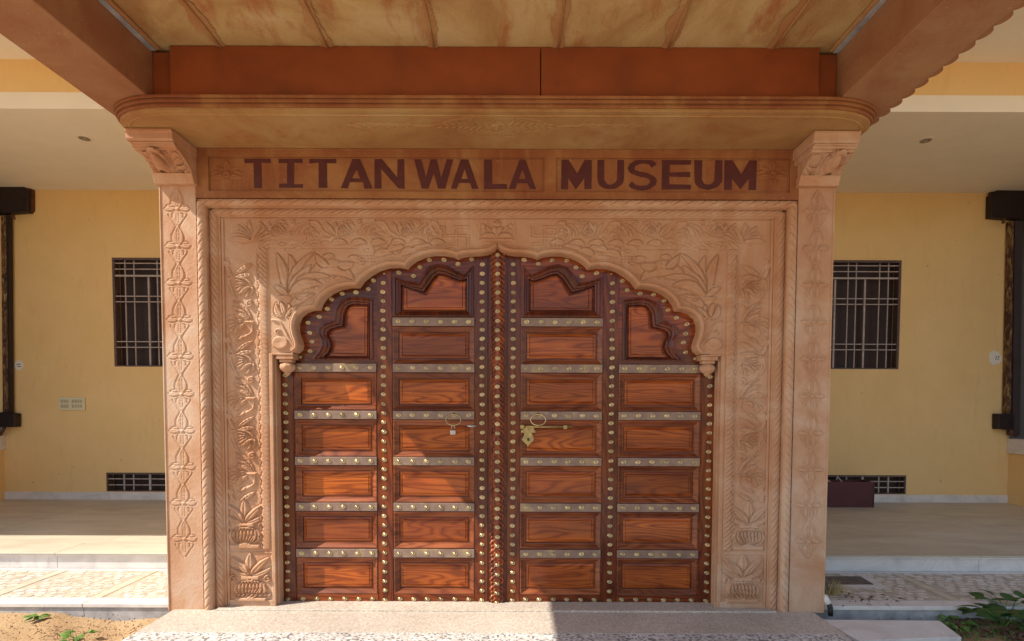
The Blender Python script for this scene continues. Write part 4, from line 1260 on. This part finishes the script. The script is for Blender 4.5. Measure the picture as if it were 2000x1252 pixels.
# steps and porches either side
ZS = .03; YS0 = .028; YS1 = .90; ZP = .174; YW = 3.6
xin = -xo-.02
for sg in (-1, 1):
    a, b = sorted((sg*(xin-.05), sg*11))
    st_ = struct(MB().box(a, b, YS0+.03, YS1+.05, -.15, ZS-.004).build("step", grout))
    # edging slabs of the tread
    edges = [3.03, 3.47, 3.85, 5.3, 6.8, 8.3]
    xs_e = [xin-.05]+([3.03, 4.5, 6.0, 8.0] if sg < 0 else [3.9, 5.4, 7.0, 9.0])+[11]
    for i in range(len(xs_e)-1):
        a, b = sorted((sg*(xs_e[i]+.002), sg*(xs_e[i+1]-.002)))
        MB().box(a, b, YS0, YS0+.13, ZS-.030, ZS).build("edging_slab", marb, st_, bevel=.004)
        MB().box(a, b, YS0+.012, YS0+.029, -.14, ZS-.031).build("riser_slab", marb_grey, st_)
        MB().box(a, b, YS1-.06, YS1-.012, ZS-.0035, ZS).build("border_strip", marb, st_)
    for xq in ((3.03, 3.83, 5.1) if sg < 0 else (3.47, 4.9, 6.2)):
        a, b = sorted((sg*xq-.035, sg*xq+.035))
        MB().box(a, b, YS0+.132, YS1-.062, ZS-.0036, ZS-.0002).build("divider_strip", porch_m, st_)
    # broken marble chips
    ch = MB(); rng = random.Random(11+sg)
    nx_, ny_ = 42, 11; X0, X1, Y0, Y1 = xin-.02, 5.9, YS0+.135, YS1-.065
    for i in range(nx_):
        for j in range(ny_):
            cx = X0+(X1-X0)*(i+.5+.45*(j % 2)+rng.uniform(-.2, .2))/nx_; cy = Y0+(Y1-Y0)*(j+.5+rng.uniform(-.12, .12))/ny_
            if any(abs(cx-q_) < .075 for q_ in ((3.03, 3.83, 5.1) if sg < 0 else (3.47, 4.9, 6.2))): continue
            if rng.random() < .12: continue
            if sg > 0 and cx < 2.95 and cy > .55: continue
            n = rng.randint(4, 6); r0 = rng.uniform(.026, .044); ph0 = rng.random()*6
            poly = []
            for k in range(n):
                t = ph0+2*math.pi*(k+rng.uniform(-.25, .25))/n; r_ = r0*rng.uniform(.75, 1.15)
                poly.append((sg*(cx+r_*math.cos(t)*1.15), min(max(cy+r_*math.sin(t)*.75, Y0), Y1)))
            try: ch.prism_z(poly, ZS-.006, ZS-.001)
            except Exception: pass
    co = ch.build("mosaic_chips", chip_m, st_); co['kind'] = 'stuff'
    # upper riser and porch floor
    a, b = sorted((sg*(xin-.05), sg*11))
    pf = struct(MB().box(a, b, YS1+.05, YW+.05, -.1, ZP-.006).build("porch_floor", porch_m))
    for i in range(len(xs_e)-1):
        off2 = .9 if sg < 0 else .35
        a, b = sorted((sg*(max(xin-.05, xs_e[i]+off2*(i > 0))+.0015), sg*(min(11, xs_e[i+1]+off2)-.0015)))
        if b-a < .05: continue
        MB().box(a, b, YS1, YS1+.03, ZS-.003, ZP-.030).build("riser_slab", marb, pf, bevel=.002)
        MB().box(a, b, YS1-.022, YS1+.045, ZP-.028, ZP-.014).build("nosing", marb, pf, bevel=.003)
        MB().box(a, b, YS1-.028, YS1+.33, ZP-.013, ZP).build("nosing_slab", marb if sg < 0 and False else porch_m, pf, bevel=.004)
    xt = xin-.05; k = 0
    while xt < 9.5:
        for (ya, yb_) in ((YS1+.333, 2.3), (2.303, YW)):
            a, b = sorted((sg*(xt+.001), sg*(xt+1.497)))
            MB().box(a, b, ya, yb_, ZP-.006, ZP-.0005-(k % 2)*.0006).build("floor_slab", porch_m, pf)
        xt += 1.5; k += 1
# dark drain cover on the right step
drain = thing("drain_cover", "dark stone drain cover let into the right step against the gate pillar", "drain cover", (0, 0, 0))
c = [PG(u, v, ZS) for u, v in ((1590, 1126), (1680, 1126), (1706, 1141.5), (1590, 1141.5))]
MB().prism_z(c, ZS-.003, ZS+.002).build("cover_plate", flat_mat("drain_dark", (.11, .09, .07), .8, .4, 20), drain)
c2 = [PG(u, v, ZS) for u, v in ((1590, 1142.2), (1707, 1142.2), (1684, 1125.5), (1692, 1125.5), (1733, 1145.5), (1590, 1145.5))]
c2 = [PG(u, v, ZS) for u, v in ((1590, 1142.5), (1708, 1142.5), (1681, 1126), (1692, 1126), (1731, 1146.5), (1590, 1146.5))]
MB().prism_z(c2, ZS-.003, ZS+.003).build("cover_surround", marb, drain)

# ------------------------------------------------------------------ yellow building
bd = thing("yellow_building", "yellow plastered building with porches, cream soffits and barred windows behind the stone gateway", "building")
ZC = PZ(369, YW, 150); YFc = 1.53
ZB1 = PZ(180, YFc, 100); ZB2 = PZ(115, YFc, 60)
ZC2 = PZ(212, YFc, 60)
XSW = 6.86
def wins():
    res = []
    for sg in (-1, 1):
        xa = PX(220, YW, 600) if sg < 0 else None
        for (va, vb, kind) in ((503, 716, 'w'), (923, 960, 'v')):
            za, zb_ = PZ(va, YW, 250), PZ(vb, YW, 250)
            if kind == 'w': x0 = PX(220.5, YW, 600); x1 = x0+1.325
            else: x0 = PX(207.5, YW, 940); x1 = x0+1.35
            res.append((sg, x0, x1, zb_, za, kind))
    return res
WN = wins()
for sg in (-1, 1):
    hs = []
    for s2, x0, x1, z0, z1, k in WN:
        if s2 != sg: continue
        a, b = sorted((x0 if sg < 0 else -x0, x1 if sg < 0 else -x1))
        hs.append([Vector((a, z0, 0)), Vector((b, z0, 0)), Vector((b, z1, 0)), Vector((a, z1, 0))])
    a, b = sorted((sg*2.2, sg*XSW))
    o_ = [Vector((a, -.1, 0)), Vector((b, -.1, 0)), Vector((b, ZC+.05, 0)), Vector((a, ZC+.05, 0))]
    plate_with_holes(o_, hs, YW, YW+.23).build("wall", yellow, bd)
    a2, b2 = sorted((sg*2.2, sg*2.3))
    MB().box(a2, b2, .43, YW-.001, -.1, 4.9).build("side_wall", yellow, bd)  # unseen flank of the central block, added to block light
    a2, b2 = sorted((sg*2.3, sg*(XSW-.002)))
    MB().box(a2, b2, YW-.018, YW-.001, ZP, ZP+.105).build("skirting", marb, bd, bevel=.002)
    # soffits
    a3, b3 = sorted((sg*2.301, sg*12))
    MB().box(a3, b3, YFc+.15, YW+.2, ZC2, ZC2+.1).build("porch_ceiling", plaster_w, bd)
    MB().box(a3, b3, YFc, YFc+.149, ZC2-.001, ZB1).build("white_band", plaster_w, bd)
    MB().box(a3, b3, YFc+.004, YFc+.149, ZB1+.0005, ZB2+.05).build("yellow_band", yellow, bd)
MB().box(-12, 12, -.06, YW+.3, ZB2, ZB2+.35).build("upper_slab", plaster_w, bd)
MB().box(-12, 12, .5, YW+.3, ZB2+.351, ZB2+3.2).build("upper_wall", yellow, bd)
MB().box(-2.19, 2.19, YW-.2, YW, 0, 4.9).build("rear_wall", yellow, bd)
MB().box(-2.29, 2.29, .43, .55, 3.9, 4.9).build("upper_front", yellow, bd)
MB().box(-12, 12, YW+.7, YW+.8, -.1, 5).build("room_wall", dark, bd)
for s2, x0, x1, z0, z1, k in WN:
    fx = (lambda x: x) if s2 < 0 else (lambda x: -x)
    def B(xa, xb, ya, yb_, za, zb_): a, b = sorted((fx(xa), fx(xb))); return MB().box(a, b, ya, yb_, za, zb_)
    nm = "window" if k == 'w' else "vent_window"
    t_ = .030 if k == 'w' else .020
    mb = MB()
    for (xa, xb, za, zb_) in ((x0, x1, z1-t_, z1), (x0, x1, z0, z0+t_*.6), (x0, x0+t_, z0+t_*.6, z1-t_), (x1-t_, x1, z0+t_*.6, z1-t_)):
        a, b = sorted((fx(xa), fx(xb))); mb.box(a, b, YW+.004, YW+.10, za, zb_)
    wf = mb.build(nm, winframe, bd, bevel=.002)
    B(x0+t_, x1-t_, YW+.12, YW+.13, z0+.01, z1-.01).build("pane", wglass, wf)
    hgt = z1-z0
    if k == 'w':
        vz = lambda v: PZ(v, YW, 250)
        for dx, wd, top in ((.155, .0058, 0), (.275, .0058, 0), (.46, .011, 1), (.59, .0058, 0), (.70, .0058, 0), (.865, .011, 1), (1.05, .0058, 0), (1.17, .0058, 0)):
            B(x0+dx-wd, x0+dx+wd, YW+.028+.014*top, YW+.040+.02*top, z0+.018, (vz(538) if top else z1-.03)).build("bar", bar_mat, wf)
        for v_, wd in ((513.5, .0058), (525, .0058), (538, .011), (578, .0058), (589, .0058), (667, .0058), (678, .0058)):
            B(x0+.03, x1-.03, YW+.014, YW+.0275, vz(v_)-wd, vz(v_)+wd).build("bar", bar_mat, wf)
    else:
        for dx, wd in ((.225, .009), (.355, .007), (.58, .014), (.80, .007), (.93, .009), (1.15, .007)):
            B(x0+dx-wd, x0+dx+wd, YW+.028, YW+.040, z0+.012, z1-.02).build("bar", bar_mat, wf)
        for f_ in (.34, .66, .93):
            B(x0+.02, x1-.02, YW+.014, YW+.0275, z0+hgt*f_-.006, z0+hgt*f_+.006).build("bar", bar_mat, wf)
# side wings
zsl = PZ(885, YW, 1970)
for sg in (-1, 1):
    a, b = sorted((sg*XSW, sg*(XSW+.25)))
    MB().box(a, b, .9, YW+.2, -.1, zsl).build("wing_wall", yellow, bd)
    a, b = sorted((sg*(XSW-.03), sg*(XSW+.28)))
    MB().box(a, b, .9, YW-.001, zsl+.001, zsl+.20).build("wing_sill", marb, bd, bevel=.004)
    a, b = sorted((sg*(XSW+.24), sg*(XSW+.26)))
    MB().box(a, b, .9, YW, zsl+.2, ZC2).build("wing_opening_shade", dark, bd)  # near-black sheet paints the shade of the opening above the sill
for (u, v, ox) in ((165, 270, 0), (1808, 274, 0)):
    x, y = PG(u, v, ZC2)
    lt = thing("downlight", "round recessed downlight in the %s porch ceiling" % ("left" if u < 900 else "right"), "ceiling light", (x, y, ZC2), group="recessed porch downlights")
    MB().lathe([(.085, -.004), (.09, -.001)], 24).build("trim_ring", plaster_w, lt)
    mb = MB(); mb.lathe([(.055, -.0075), (.055, -.0045)], 20); mb.build("lamp_recess", flat_mat("lamp_grey", (.25, .2, .15), .4), lt)
    MB().lathe([(.02, -.014), (.028, -.008)], 12).build("bulb", steel, lt)

# ------------------------------------------------------------------ roller shutter gear on both wings
def pm():
    m, t, b = new_mat("peeling_paint"); v = coords(t, (1, 1, .35))
    col = ramp(t, noise(t, v, 22, 5, .7, 1), [(.46, (.055, .018, .010)), (.56, (.20, .11, .035)), (.68, (.40, .31, .17))])
    t.links.new(col, b.inputs['Base Color']); b.inputs['Roughness'].default_value = .7; return m
peel = pm()
yh = 3.5
for sg in (-1, 1):
    t_ = thing("roller_gear", ("dark brown roller housing with peeling guide rail at the left porch corner" if sg < 0 else "dark brown roller housing with peeling guide rail and dark frame at the right porch corner"),
               "roller shutter", (0, 0, 0), group="roller shutter gear at the porch corners")
    if sg < 0:
        pts = [P(u, v, yh) for u, v in ((-60, 352), (20, 352), (38, 357), (54, 371), (54, 413), (-60, 420))]
    else:
        pts = [P(u, v, yh) for u, v in ((2060, 360), (1974, 360), (1958, 364), (1937, 380), (1936, 424), (2060, 432))]
    MB().prism_y(pts, yh, YW-.005).build("housing", brown_metal, t_, bevel=.006)
    pts = [P(u, v, yh+.05) for u, v in (((54, 366), (63, 370), (63, 411), (54, 415)) if sg < 0 else ((1935, 372), (1942, 368), (1942, 424), (1935, 421)))]
    MB().prism_y(pts, yh+.05, YW-.005).build("end_plate", rust, t_)
    R0 = lambda u, v: P(u, v, 3.52)
    if sg < 0:
        MB().prism_y([R0(3, 421), R0(13, 421), R0(18, 806), R0(7, 806)], 3.51, 3.58).build("guide_rail", peel, t_)
        MB().prism_y([R0(13.5, 421), R0(18, 421), R0(21, 806), R0(18.5, 806)], 3.505, 3.57).build("dark_rail", brown_metal, t_)
        MB().prism_y([R0(-20, 421), R0(2, 421), R0(4, 830), R0(-20, 830)], 3.53, 3.59).build("rail_backing", yellow, t_)
        MB().prism_y([R0(-20, 810), R0(12, 804), R0(33, 808), R0(33, 834), R0(-20, 834)], 3.48, 3.59).build("bracket", brown_metal, t_, bevel=.008)
        MB().tube([(*[R0(12, 834)[0]], 3.5, R0(12, 834)[1]), (R0(8, 842)[0], 3.5, R0(8, 842)[1]), (R0(2, 850)[0], 3.5, R0(2, 850)[1])], .02, 8).build("spindle", rust, t_, smooth=True)
        MB().tube([(R0(28, 420)[0], 3.5, R0(28, 420)[1]), (R0(30, 429)[0], 3.5, R0(30, 429)[1])], .018, 8).build("hook", rust, t_, smooth=True)
    else:
        MB().prism_y([R0(1973, 432), R0(1979, 432), R0(1973, 812), R0(1965, 812)], 3.51, 3.58).build("guide_rail", peel, t_)
        MB().prism_y([R0(1980, 432), R0(1995, 432), R0(1990, 850), R0(1975, 850)], 3.50, 3.59).build("frame_post", flat_mat("frame_brown", (.05, .035, .035), .5, .2), t_)
        MB().prism_y([R0(1946, 808), R0(1976, 808), R0(1976, 840), R0(1946, 838)], 3.48, 3.59).build("bracket", brown_metal, t_, bevel=.008)
        MB().tube([(R0(1970, 838)[0], 3.5, R0(1970, 838)[1]), (R0(1974, 848)[0], 3.5, R0(1974, 848)[1]), (R0(1982, 851)[0], 3.5, R0(1982, 851)[1])], .02, 8).build("spindle", rust, t_, smooth=True)
        MB().tube([(R0(1958, 428)[0], 3.5, R0(1958, 428)[1]), (R0(1957, 437)[0], 3.5, R0(1957, 437)[1])], .018, 8).build("hook", rust, t_, smooth=True)
# switch plate and stickers
c0 = P(118, 801, YW-.003); c1 = P(167, 776, YW-.003)
sw = thing("switch_plate", "cream electrical switch plate on the left yellow wall below the sticker", "switch plate", (c0[0], YW-.003, c0[1]))
W_, H_ = c1[0]-c0[0], c1[1]-c0[1]
MB().box(0, W_, -.02, 0, 0, H_).build("plate", plastic, sw, bevel=.004)
for i in range(8):
    for j in range(2):
        if i == 3: continue
        MB().box(W_*(.08+i*.108), W_*(.08+i*.108+.07), -.026, -.0205, H_*(.18+j*.38), H_*(.18+j*.38+.26)).build("switch", flat_mat("switch_grey", (.42, .38, .26), .5) if i+j == 0 else bpy.data.materials["switch_grey"], sw)
for nm, u, v, ru, rv, lab in (("sticker", 37, 713.5, 9.5, 9.5, "small round white number sticker on the yellow wall beside the left roller rail"),
                              ("sticker", 1943, 699.5, 13, 14, "ragged white paper sticker on the yellow wall beside the right roller rail")):
    cc = P(u, v, YW-.002); k = 7.6/1090
    t_ = thing("wall_sticker", lab, "sticker", (cc[0], YW-.002, cc[1]))
    rng = random.Random(int(u)); n = 22 if ru < 10 else 14
    pp = [(ru*k*math.cos(2*math.pi*i/n)*(1 if ru < 10 else rng.uniform(.8, 1.15)), rv*k*math.sin(2*math.pi*i/n)*(1 if ru < 10 else rng.uniform(.8, 1.1))) for i in range(n)]
    MB().prism_y(pp, -.003, 0).build("paper", sticker, t_)
    mb = MB()
    if ru < 10:
        mb.box(-.030, .030, -.0045, -.0032, .012, .020).box(-.012, -.004, -.0045, -.0032, .000, .012)
        mb.box(-.026, .030, -.0045, -.0032, -.022, -.014).box(.010, .018, -.0045, -.0032, -.014, -.004)
    else:
        for k2 in range(2):
            x = .002+k2*.032
            mb.box(x, x+.022, -.0045, -.0032, .022, .028).box(x+.015, x+.022, -.0045, -.0032, -.002, .022).box(x, x+.015, -.0045, -.0032, .002, .008)
            mb.box(x, x+.022, -.0045, -.0032, -.022, -.016).box(x, x+.007, -.0045, -.0032, -.016, -.006)
    mb.build("printed_mark", ink, t_)

# maroon box on the right porch
bx0 = PG(1600, 992, ZP); bx1 = PG(1707, 991, ZP)
mbx = thing("maroon_box", "low dark maroon box standing on the right porch in front of the vent", "box", (bx1[0], bx1[1], ZP))
hh = .33; wB = 1.0
MB().box(-wB, -.02, 0, .02, 0, hh).build("front_board", maroon, mbx, bevel=.003)
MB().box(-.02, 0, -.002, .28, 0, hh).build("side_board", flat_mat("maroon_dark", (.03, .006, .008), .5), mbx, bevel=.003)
MB().box(-wB, -.021, .26, .28, 0, hh-.01).build("rear_board", maroon, mbx)
MB().box(-wB, -.021, .021, .259, .01, .03).build("base_board", maroon, mbx)
q0 = P(1590, 900, 3.2)
pole = MB().tube([(PX(1604, 3.3, 925), 3.34, PZ(928, 3.3, 1604)), (PX(1626, 3.3, 950), 3.30, PZ(952, 3.3, 1626))], [.012, .05], 8).build("cloth_roll", straw)
tag(pole, "pale cloth bundle poking out over the maroon box beside the pillar", "cloth")
st_ = MB().tube([(PX(1640, 3.3, 925), 3.36, PZ(931, 3.3, 1640)), (PX(1648, 3.3, 950), 3.33, PZ(943, 3.3, 1650)), (PX(1642, 3.3, 950), 3.30, PZ(950, 3.3, 1650))], .010, 6).build("stick", bar_mat)
tag(st_, "thin pale stick leaning behind the maroon box", "stick")

# ------------------------------------------------------------------ things at the foot of the right pillar
pb = PG(1612, 1160, 0.25)
pp_ = thing("drain_pipe", "short white pipe with a black hose end at the foot of the right pillar", "pipe", (0, 0, 0))
y_ = -.02
def V3(u, v, y): x, z = P(u, v, y); return (x, y, z)
MB().tube([V3(1607, 1160, .06), V3(1611, 1166, .01), V3(1618, 1180, -.01)], [.010, .022, .024], 10).build("white_pipe", white_pvc, pp_, smooth=True)
MB().tube([V3(1617.5, 1178, -.01), V3(1621, 1184, -.01), V3(1622, 1192, -.015), V3(1622, 1203, -.02)], [.016, .018, .018, .017], 10).build("black_hose", black_rubber, pp_, smooth=True)
MB().tube([V3(1605, 1157, .07), V3(1607, 1161, .05)], [.017, .017], 10).build("pipe_collar", black_rubber, pp_, smooth=True)
gt = thing("dry_grass_tuft", "tuft of dry straw grass behind the pipe on the right step", "grass tuft", (*PG(1622, 1160, ZS), ZS))
mb = MB(); rng = random.Random(4)
for i in range(150):
    a = rng.uniform(-.4, 1.9); l = rng.uniform(.08, .21); b0 = (rng.uniform(-.05, .04), rng.uniform(-.05, .05), 0)
    dx, dz = math.cos(a*.8)*l, abs(math.sin(.5+a*.5))*l*.75; dy = rng.uniform(-.06, .06)
    w_ = .0025; mid = (b0[0]+dx*.5, b0[1]+dy*.5, dz*.62); tip = (b0[0]+dx, b0[1]+dy, dz*.85)
    mb.quad((b0[0]-w_, b0[1], 0), (b0[0]+w_, b0[1], 0), (mid[0]+w_, mid[1], mid[2]+w_), (mid[0]-w_, mid[1], mid[2]))
    mb.quad((mid[0]-w_, mid[1], mid[2]), (mid[0]+w_, mid[1], mid[2]+w_), tip)
mb.build("grass_blades", straw, gt)['kind'] = 'stuff'
rk = MB().lathe([(.03, 0), (.055, .03), (.05, .09), (.02, .12)], 7, sx=1.1).build("stone_lump", flat_mat("stone_brown", (.16, .11, .08), .9, .4, 20), gt, loc=(-.05, .05, 0))
ls = thing("loose_slab", "loose grey white marble slab lying on the soil at the right edge of the apron", "stone slab", (0, 0, 0))
zq = -.005
cs = [PG(u, v, zq) for u, v in ((1605, 1210), (1835, 1212), (1878, 1244), (1680, 1251))]
mb = MB(); mb.prism_z(cs, zq-.028, zq); mb.build("slab", marb, ls, bevel=.003)

# plants
def plant(name, label, cat, loc, n, size, mat, seed, hgt=.12, group=None, spread=1.0, tilt=.6):
    t_ = thing(name, label, cat, loc, group=group); rng = random.Random(seed)
    stem = MB(); leaves = []
    for i in range(n):
        a = 2*math.pi*i/n+rng.uniform(-.3, .3); l = hgt*rng.uniform(.6, 1.3); r_ = hgt*spread*rng.uniform(.4, 1.3)
        tip = Vector((r_*math.cos(a), r_*math.sin(a), l*rng.uniform(.5, 1)))
        stem.tube([(0, 0, -.01), tuple(tip*.5+Vector((0, 0, l*.2))), tuple(tip)], [.004, .003, .002], 5)
        for k in range(rng.randint(2, 3)):
            aa = a+rng.uniform(-1.1, 1.1); s_ = size*rng.uniform(.7, 1.25); w_ = s_*.32
            lf = MB(); ns_ = 6
            for j in range(ns_+1):
                q_ = j/ns_; ww = w_*math.sin(math.pi*min(.985, q_**.75+.02)); z = -s_*.35*q_*q_+s_*.12*q_
                lf.v += [(s_*q_, -ww, z-.12*ww), (s_*q_, 0, z+.10*ww), (s_*q_, ww, z-.12*ww)]
            for j in range(ns_):
                b_ = j*3; lf.f += [(b_, b_+3, b_+4, b_+1), (b_+1, b_+4, b_+5, b_+2)]
            lf.build("leaf", mat, t_, smooth=True, loc=tuple(tip), rot=(rng.uniform(-.4, .4), rng.uniform(-.5, .25), aa))
    stem.build("stem", leaf_l, t_, smooth=True)
    return t_
def gp(u, v, z): x, y = PG(u, v, z); return (x, y, z)
plant("weed_plant", "broad leaved green weed growing against the right step at the frame edge", "weed", gp(1958, 1226, -.08), 8, .14, leaf_m, 2, .15, spread=.85)
plant("weed_plant", "dark green weed at the far right corner beside the step", "weed", gp(1990, 1228, -.08), 7, .15, leaf_m, 5, .16)
plant("weed_plant", "thin weed with narrow leaves reaching up from behind the broad leaved weed", "weed", gp(1968, 1212, -.08), 4, .10, leaf_m, 9, .22, spread=.7)
plant("weed_plant", "pale green low weed between the loose slab and the broad leaved weed", "weed", gp(1872, 1224, -.08), 8, .07, leaf_l, 6, .05, spread=1.6)
plant("weed_plant", "bright green sprout in the sand in front of the left step", "weed", gp(73, 1212, -.055), 6, .055, leaf_l, 3, .045, spread=.8)
plant("weed_plant", "grey green weed in the sand at the bottom left of the frame", "weed", gp(150, 1250, -.06), 8, .06, leaf_l, 8, .035, spread=2.2)
plant("weed_plant", "small green weed below the front edge of the loose slab", "weed", gp(1720, 1256, -.08), 7, .06, leaf_m, 12, .03, spread=2.0)
# withered leaves and litter beside the weeds
mb = MB(); rng = random.Random(21)
def litter(mb, n, u0, u1, v0, v1, z, s0, s1):
    for i in range(n):
        x, y = PG(rng.uniform(u0, u1), rng.uniform(v0, v1), z); a = rng.random()*6.28; s_ = rng.uniform(s0, s1); h_ = rng.uniform(.003, .03)
        d = Vector((math.cos(a), math.sin(a), 0))*s_; e = Vector((-math.sin(a), math.cos(a), 0))*s_*.45; c_ = Vector((x, y, z+h_))
        mb.quad(tuple(c_-d), tuple(c_-e+Vector((0, 0, .008))), tuple(c_+d), tuple(c_+e+Vector((0, 0, rng.uniform(0, .015)))))
litter(mb, 170, 1850, 2040, 1212, 1254, -.085, .012, .05)
litter(mb, 60, 1680, 1860, 1240, 1262, -.085, .006, .02)
o = mb.build("leaf_litter", dead_leaf); tag(o, "withered brown leaves lying on the soil below the right weeds", "leaf litter", kind='stuff')
mb = MB()
litter(mb, 260, 1700, 2040, 1206, 1252, -.085, .006, .018)
for i in range(700):
    u_ = rng.uniform(1830, 2060); v_ = rng.uniform(1208, 1256) if rng.random() < .5 else rng.uniform(1222, 1256)
    if rng.random() > .35+.65*math.exp(-((u_-1900)/60)**2): continue
    x, y = PG(u_, v_, -.085); h_ = rng.uniform(.015, .055); a = rng.random()*6.28; c_ = math.cos(a)*h_*.6; s2_ = math.sin(a)*h_*.6
    mb.quad((x-.002, y, -.09), (x+.002, y, -.09), (x+c_*.5+.0015, y+s2_*.5, -.085+h_*.7), (x+c_*.5-.0015, y+s2_*.5, -.085+h_*.7))
    mb.quad((x+c_*.5-.0015, y+s2_*.5, -.085+h_*.7), (x+c_*.5+.0015, y+s2_*.5, -.085+h_*.7), (x+c_, y+s2_, -.085+h_))
o = mb.build("grass", leaf_l); tag(o, "short green grass and moss on the soil beside the loose slab", "grass", kind='stuff')
mb = MB()
litter(mb, 260, 0, 300, 1204, 1252, -.055, .003, .011)
for i in range(14):
    x, y = PG(rng.uniform(60, 280), rng.uniform(1208, 1250), -.05); a = rng.random()*3.14; l_ = rng.uniform(.03, .09)
    mb.tube([(x, y, -.055), (x+l_*math.cos(a)*.5, y+l_*math.sin(a)*.5, -.04), (x+l_*math.cos(a), y+l_*math.sin(a), -.05)], .002, 4)
o = mb.build("twigs", dead_leaf); tag(o, "tiny twigs and bits scattered on the sunlit sand", "debris", kind='stuff')
mb = MB()
litter(mb, 40, 1640, 1760, 1160, 1186, ZS-.001, .006, .022)
o = mb.build("fallen_leaves", dead_leaf); tag(o, "small dry leaves scattered on the right step", "dry leaves", kind='stuff')
